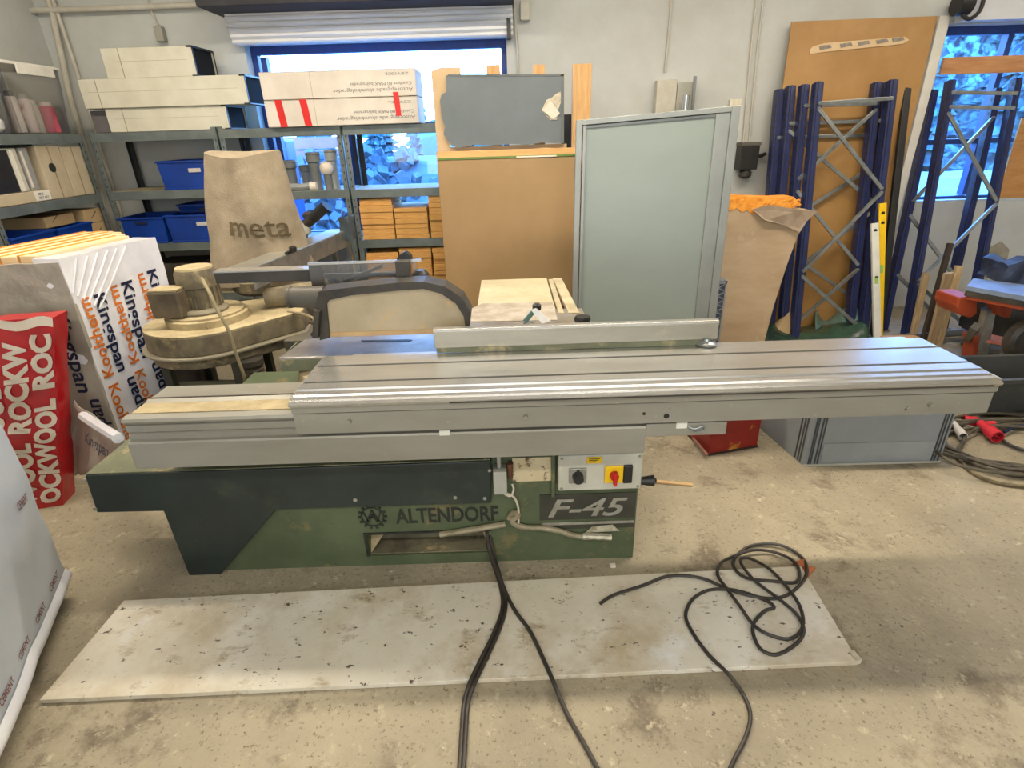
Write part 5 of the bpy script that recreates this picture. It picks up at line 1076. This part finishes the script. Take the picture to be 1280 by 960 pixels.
# cloth bag on its frame
bY = 3.45
def bagp(u, v):     # u around 0..1, v height 0..1
    t_ = v; w = .5*(1-t_)**.9*.56+.5*.375; w = .295-.10*t_**1.3; cx = -1.535+.045*t_; z = .80+.735*t_
    a = 2*math.pi*u; n = 3.2; c, s_ = math.cos(a), math.sin(a)
    r = (abs(c)**n+abs(s_)**n)**(-1/n)
    d = .13+.03*(1-t_)
    p = V((cx+w*c*r, bY+d*s_*r, z+(.02*math.cos(a*2) if v > .9 else 0)))
    k = .014*math.sin(a*5+3*t_)+.012*math.sin(a*3+1.2-5*t_)
    return p+V((c, s_, 0))*k*(1-.35*t_)+V(noise.noise_vector(p*5))*.012
b = M().grid(bagp, 72, 34)
topc = b.b.verts.new(V((-1.49, bY, 1.545))); b.b.verts.ensure_lookup_table()
tops = [b.b.verts[i*35+34] for i in range(73)]
for i in range(72): b._f([tops[i], tops[i+1], topc])
b.build('cloth_filter_bag', clothm, ex, smooth=True)
def bagfront(p):
    t_ = max(0, min(1, (p.z-.80)/.735)); w = .295-.10*t_**1.3; cx = -1.535+.045*t_; lo_, hi_ = .5, 1.0
    for _ in range(24):
        u = (lo_+hi_)/2; a = 2*math.pi*u; c, s_ = math.cos(a), math.sin(a); r = (abs(c)**3.2+abs(s_)**3.2)**(-1/3.2)
        if cx+w*c*r < p.x: lo_ = u
        else: hi_ = u
    q = bagp((lo_+hi_)/2, t_); return q+V((0, -.013, 0))
a = aty(289, 290, 3.32)
b = M(); b.text('meta', V((a.x-.005, 3.3, a.z-.02)), (1, 0, -.06), (0, 0, 1), .115, width=.35, bold=.012, ext=0)
for v in b.b.verts: v.co = bagfront(v.co)
b.build('bag_lettering', printg, ex)
M().tube([V((-1.73, 3.45, .74)), V((-1.75, 3.45, .82))], .015, sm=1).lathe((-1.535, bY, .74), [(.17, 0), (.19, .02), (.19, .08), (.17, .09)], 24).build('bag_ring', dustym, ex, smooth=True)
# long aluminium work rest
wr = thing('work_rest', (-1.35, 3.4, 0), 'long dusty aluminium beam on legs running away behind the extraction fan', 'work rest')
w0, w1 = V((-1.47, 2.86, .93)), V((-1.28, 4.12, .93)); d_ = (w1-w0)
M().obox(w0, (.14, -.01, 0), d_, (0, 0, .07)).build('beam', alu, wr, bevel=.003)
M().obox(w0+V((.14, -.01, -.04)), (.006, 0, 0), d_*.98, (0, 0, .105)).build('side_rail', steel, wr)
M().obox(w1+V((.1, -.06, -.93)), (.04, 0, 0), (0, .04, 0), (0, 0, .93)).build('leg', steel, wr)
M().obox(w1+V((.0, -.06, -.93)), (.03, 0, 0), (0, .04, 0), (0, 0, .93)).build('leg', steel, wr)
M().obox(w0+d_*.62+V((.05, .0, -.93)), (.04, 0, 0), (0, .04, 0), (0, 0, .93)).build('leg', steel, wr)
M().obox(w0+d_*.28+V((.135, 0, .068)), (.02, 0, 0), (0, .12, 0), (0, 0, .012)).build('clamp_block', black, wr)
M().lathe(w0+d_*.32+V((.16, 0, .07)), [(.01, 0), (.022, .008), (.022, .03), (.01, .036)], 12).build('clamp_knob', black, wr, smooth=True)
# hand tool resting by the shelf post
tc_ = aty(382, 283, 3.9)
o = thing('hand_tool', V((tc_.x, 3.9, 1.0)), 'grey hand tool with thick black grip pointing up, beside the cloth bag', 'tool')
p0 = aty(378, 286, 3.9); p1 = aty(391, 273, 3.88); p2 = aty(408, 257, 3.86)
M().cyl(p1, p2, .036, .036, 18).build('grip', black, o, smooth=True)
M().lathe(p0+V((0, 0, -.05)), [(.02, 0), (.055, .02), (.06, .06), (.045, .09), (.02, .10)], 18).build('tool_head', MATS['switch_body'], o, smooth=True)
M().cyl(p0+V((0, 0, .01)), p1, .03, .034, 14).lathe(aty(385, 270, 3.9)+V((0, 0, -.02)), [(.015, 0), (.035, .015), (.035, .035), (.015, .05)], 14).build('tool_neck', blackd, o, smooth=True)
M().tube([p0+V((0, 0, -.05)), p0+V((.0, .02, -.1)), V((p0.x, 3.93, 1.0))], .02).build('tool_stand', steel, o, smooth=True)
tag(M().crumple(aty(424, 292, 4.0)+V((0, 0, -.05)), (.09, 0, 0), (0, .1, 0), (0, 0, .16), (5, 5, 6), .02, 12, 9).build('cap', mat('cap', (76, 86, 90), None, 6, .6), smooth=True), 'dark greenish cap shaped item at the far end of the aluminium beam', 'cap')
# machine behind the kingspan packs, dark with label
o = thing('dark_canister', (aty(226, 410, 2.85).x, 2.85, 0), 'dark canister with a small green label behind the white insulation pack', 'canister')
a = aty(224, 398, 2.95)
M().box(a.x-.13, a.x+.05, 2.9, 3.1, 0, .62).build('canister_body', blackd, o, bevel=.02); M().box(a.x-.02, a.x+.045, 2.895, 2.9, .45, .53).build('canister_label', mat('label_green', (130, 150, 120), None), o)
# ================================================================== LIGHT
w = bpy.data.worlds.new('sky'); bpy.context.scene.world = w; w.use_nodes = True; nt = w.node_tree
bg = nt.nodes['Background']; tcw = nt.nodes.new('ShaderNodeTexCoord'); sp = nt.nodes.new('ShaderNodeSeparateXYZ'); rp = nt.nodes.new('ShaderNodeValToRGB')
nt.links.new(tcw.outputs['Generated'], sp.inputs[0]); nt.links.new(sp.outputs['Z'], rp.inputs[0]); nt.links.new(rp.outputs[0], bg.inputs[0])
rp.color_ramp.elements[0].position = .0; rp.color_ramp.elements[0].color = (.26, .55, 1, 1); rp.color_ramp.elements[1].position = .5; rp.color_ramp.elements[1].color = (.10, .38, 1, 1)
bg.inputs[1].default_value = 22
def lamp(name, loc, sx, sy, watt, col=(1, .89, .73), rot=(0, 0, 0)):
    l = bpy.data.lights.new(name, 'AREA'); l.shape = 'RECTANGLE'; l.size = sx; l.size_y = sy; l.energy = watt; l.color = col
    o = bpy.data.objects.new(name, l); C.objects.link(o); o.location = loc; o.rotation_euler = rot; return o
lamp('ceiling_tube', (-.2, 2.75, 3.2), 5.5, .16, 180)
lamp('ceiling_tube', (0, -.9, 3.2), 5.0, .25, 90, (1, .95, .86))
lamp('ceiling_tube', (3.6, 3.3, 3.2), 2.0, .18, 30)
lamp('front_fill', (0, -3.05, 1.7), 5.0, 2.2, 100, (.90, .95, 1), (math.radians(90), 0, 0))  # added fill light at the closed front wall, brightens camera-facing sides
sc = bpy.context.scene
sc.view_settings.view_transform = 'Standard'; sc.view_settings.look = 'None'; sc.view_settings.gamma = 1; sc.view_settings.use_curve_mapping = False
sc.view_settings.exposure = 0.0
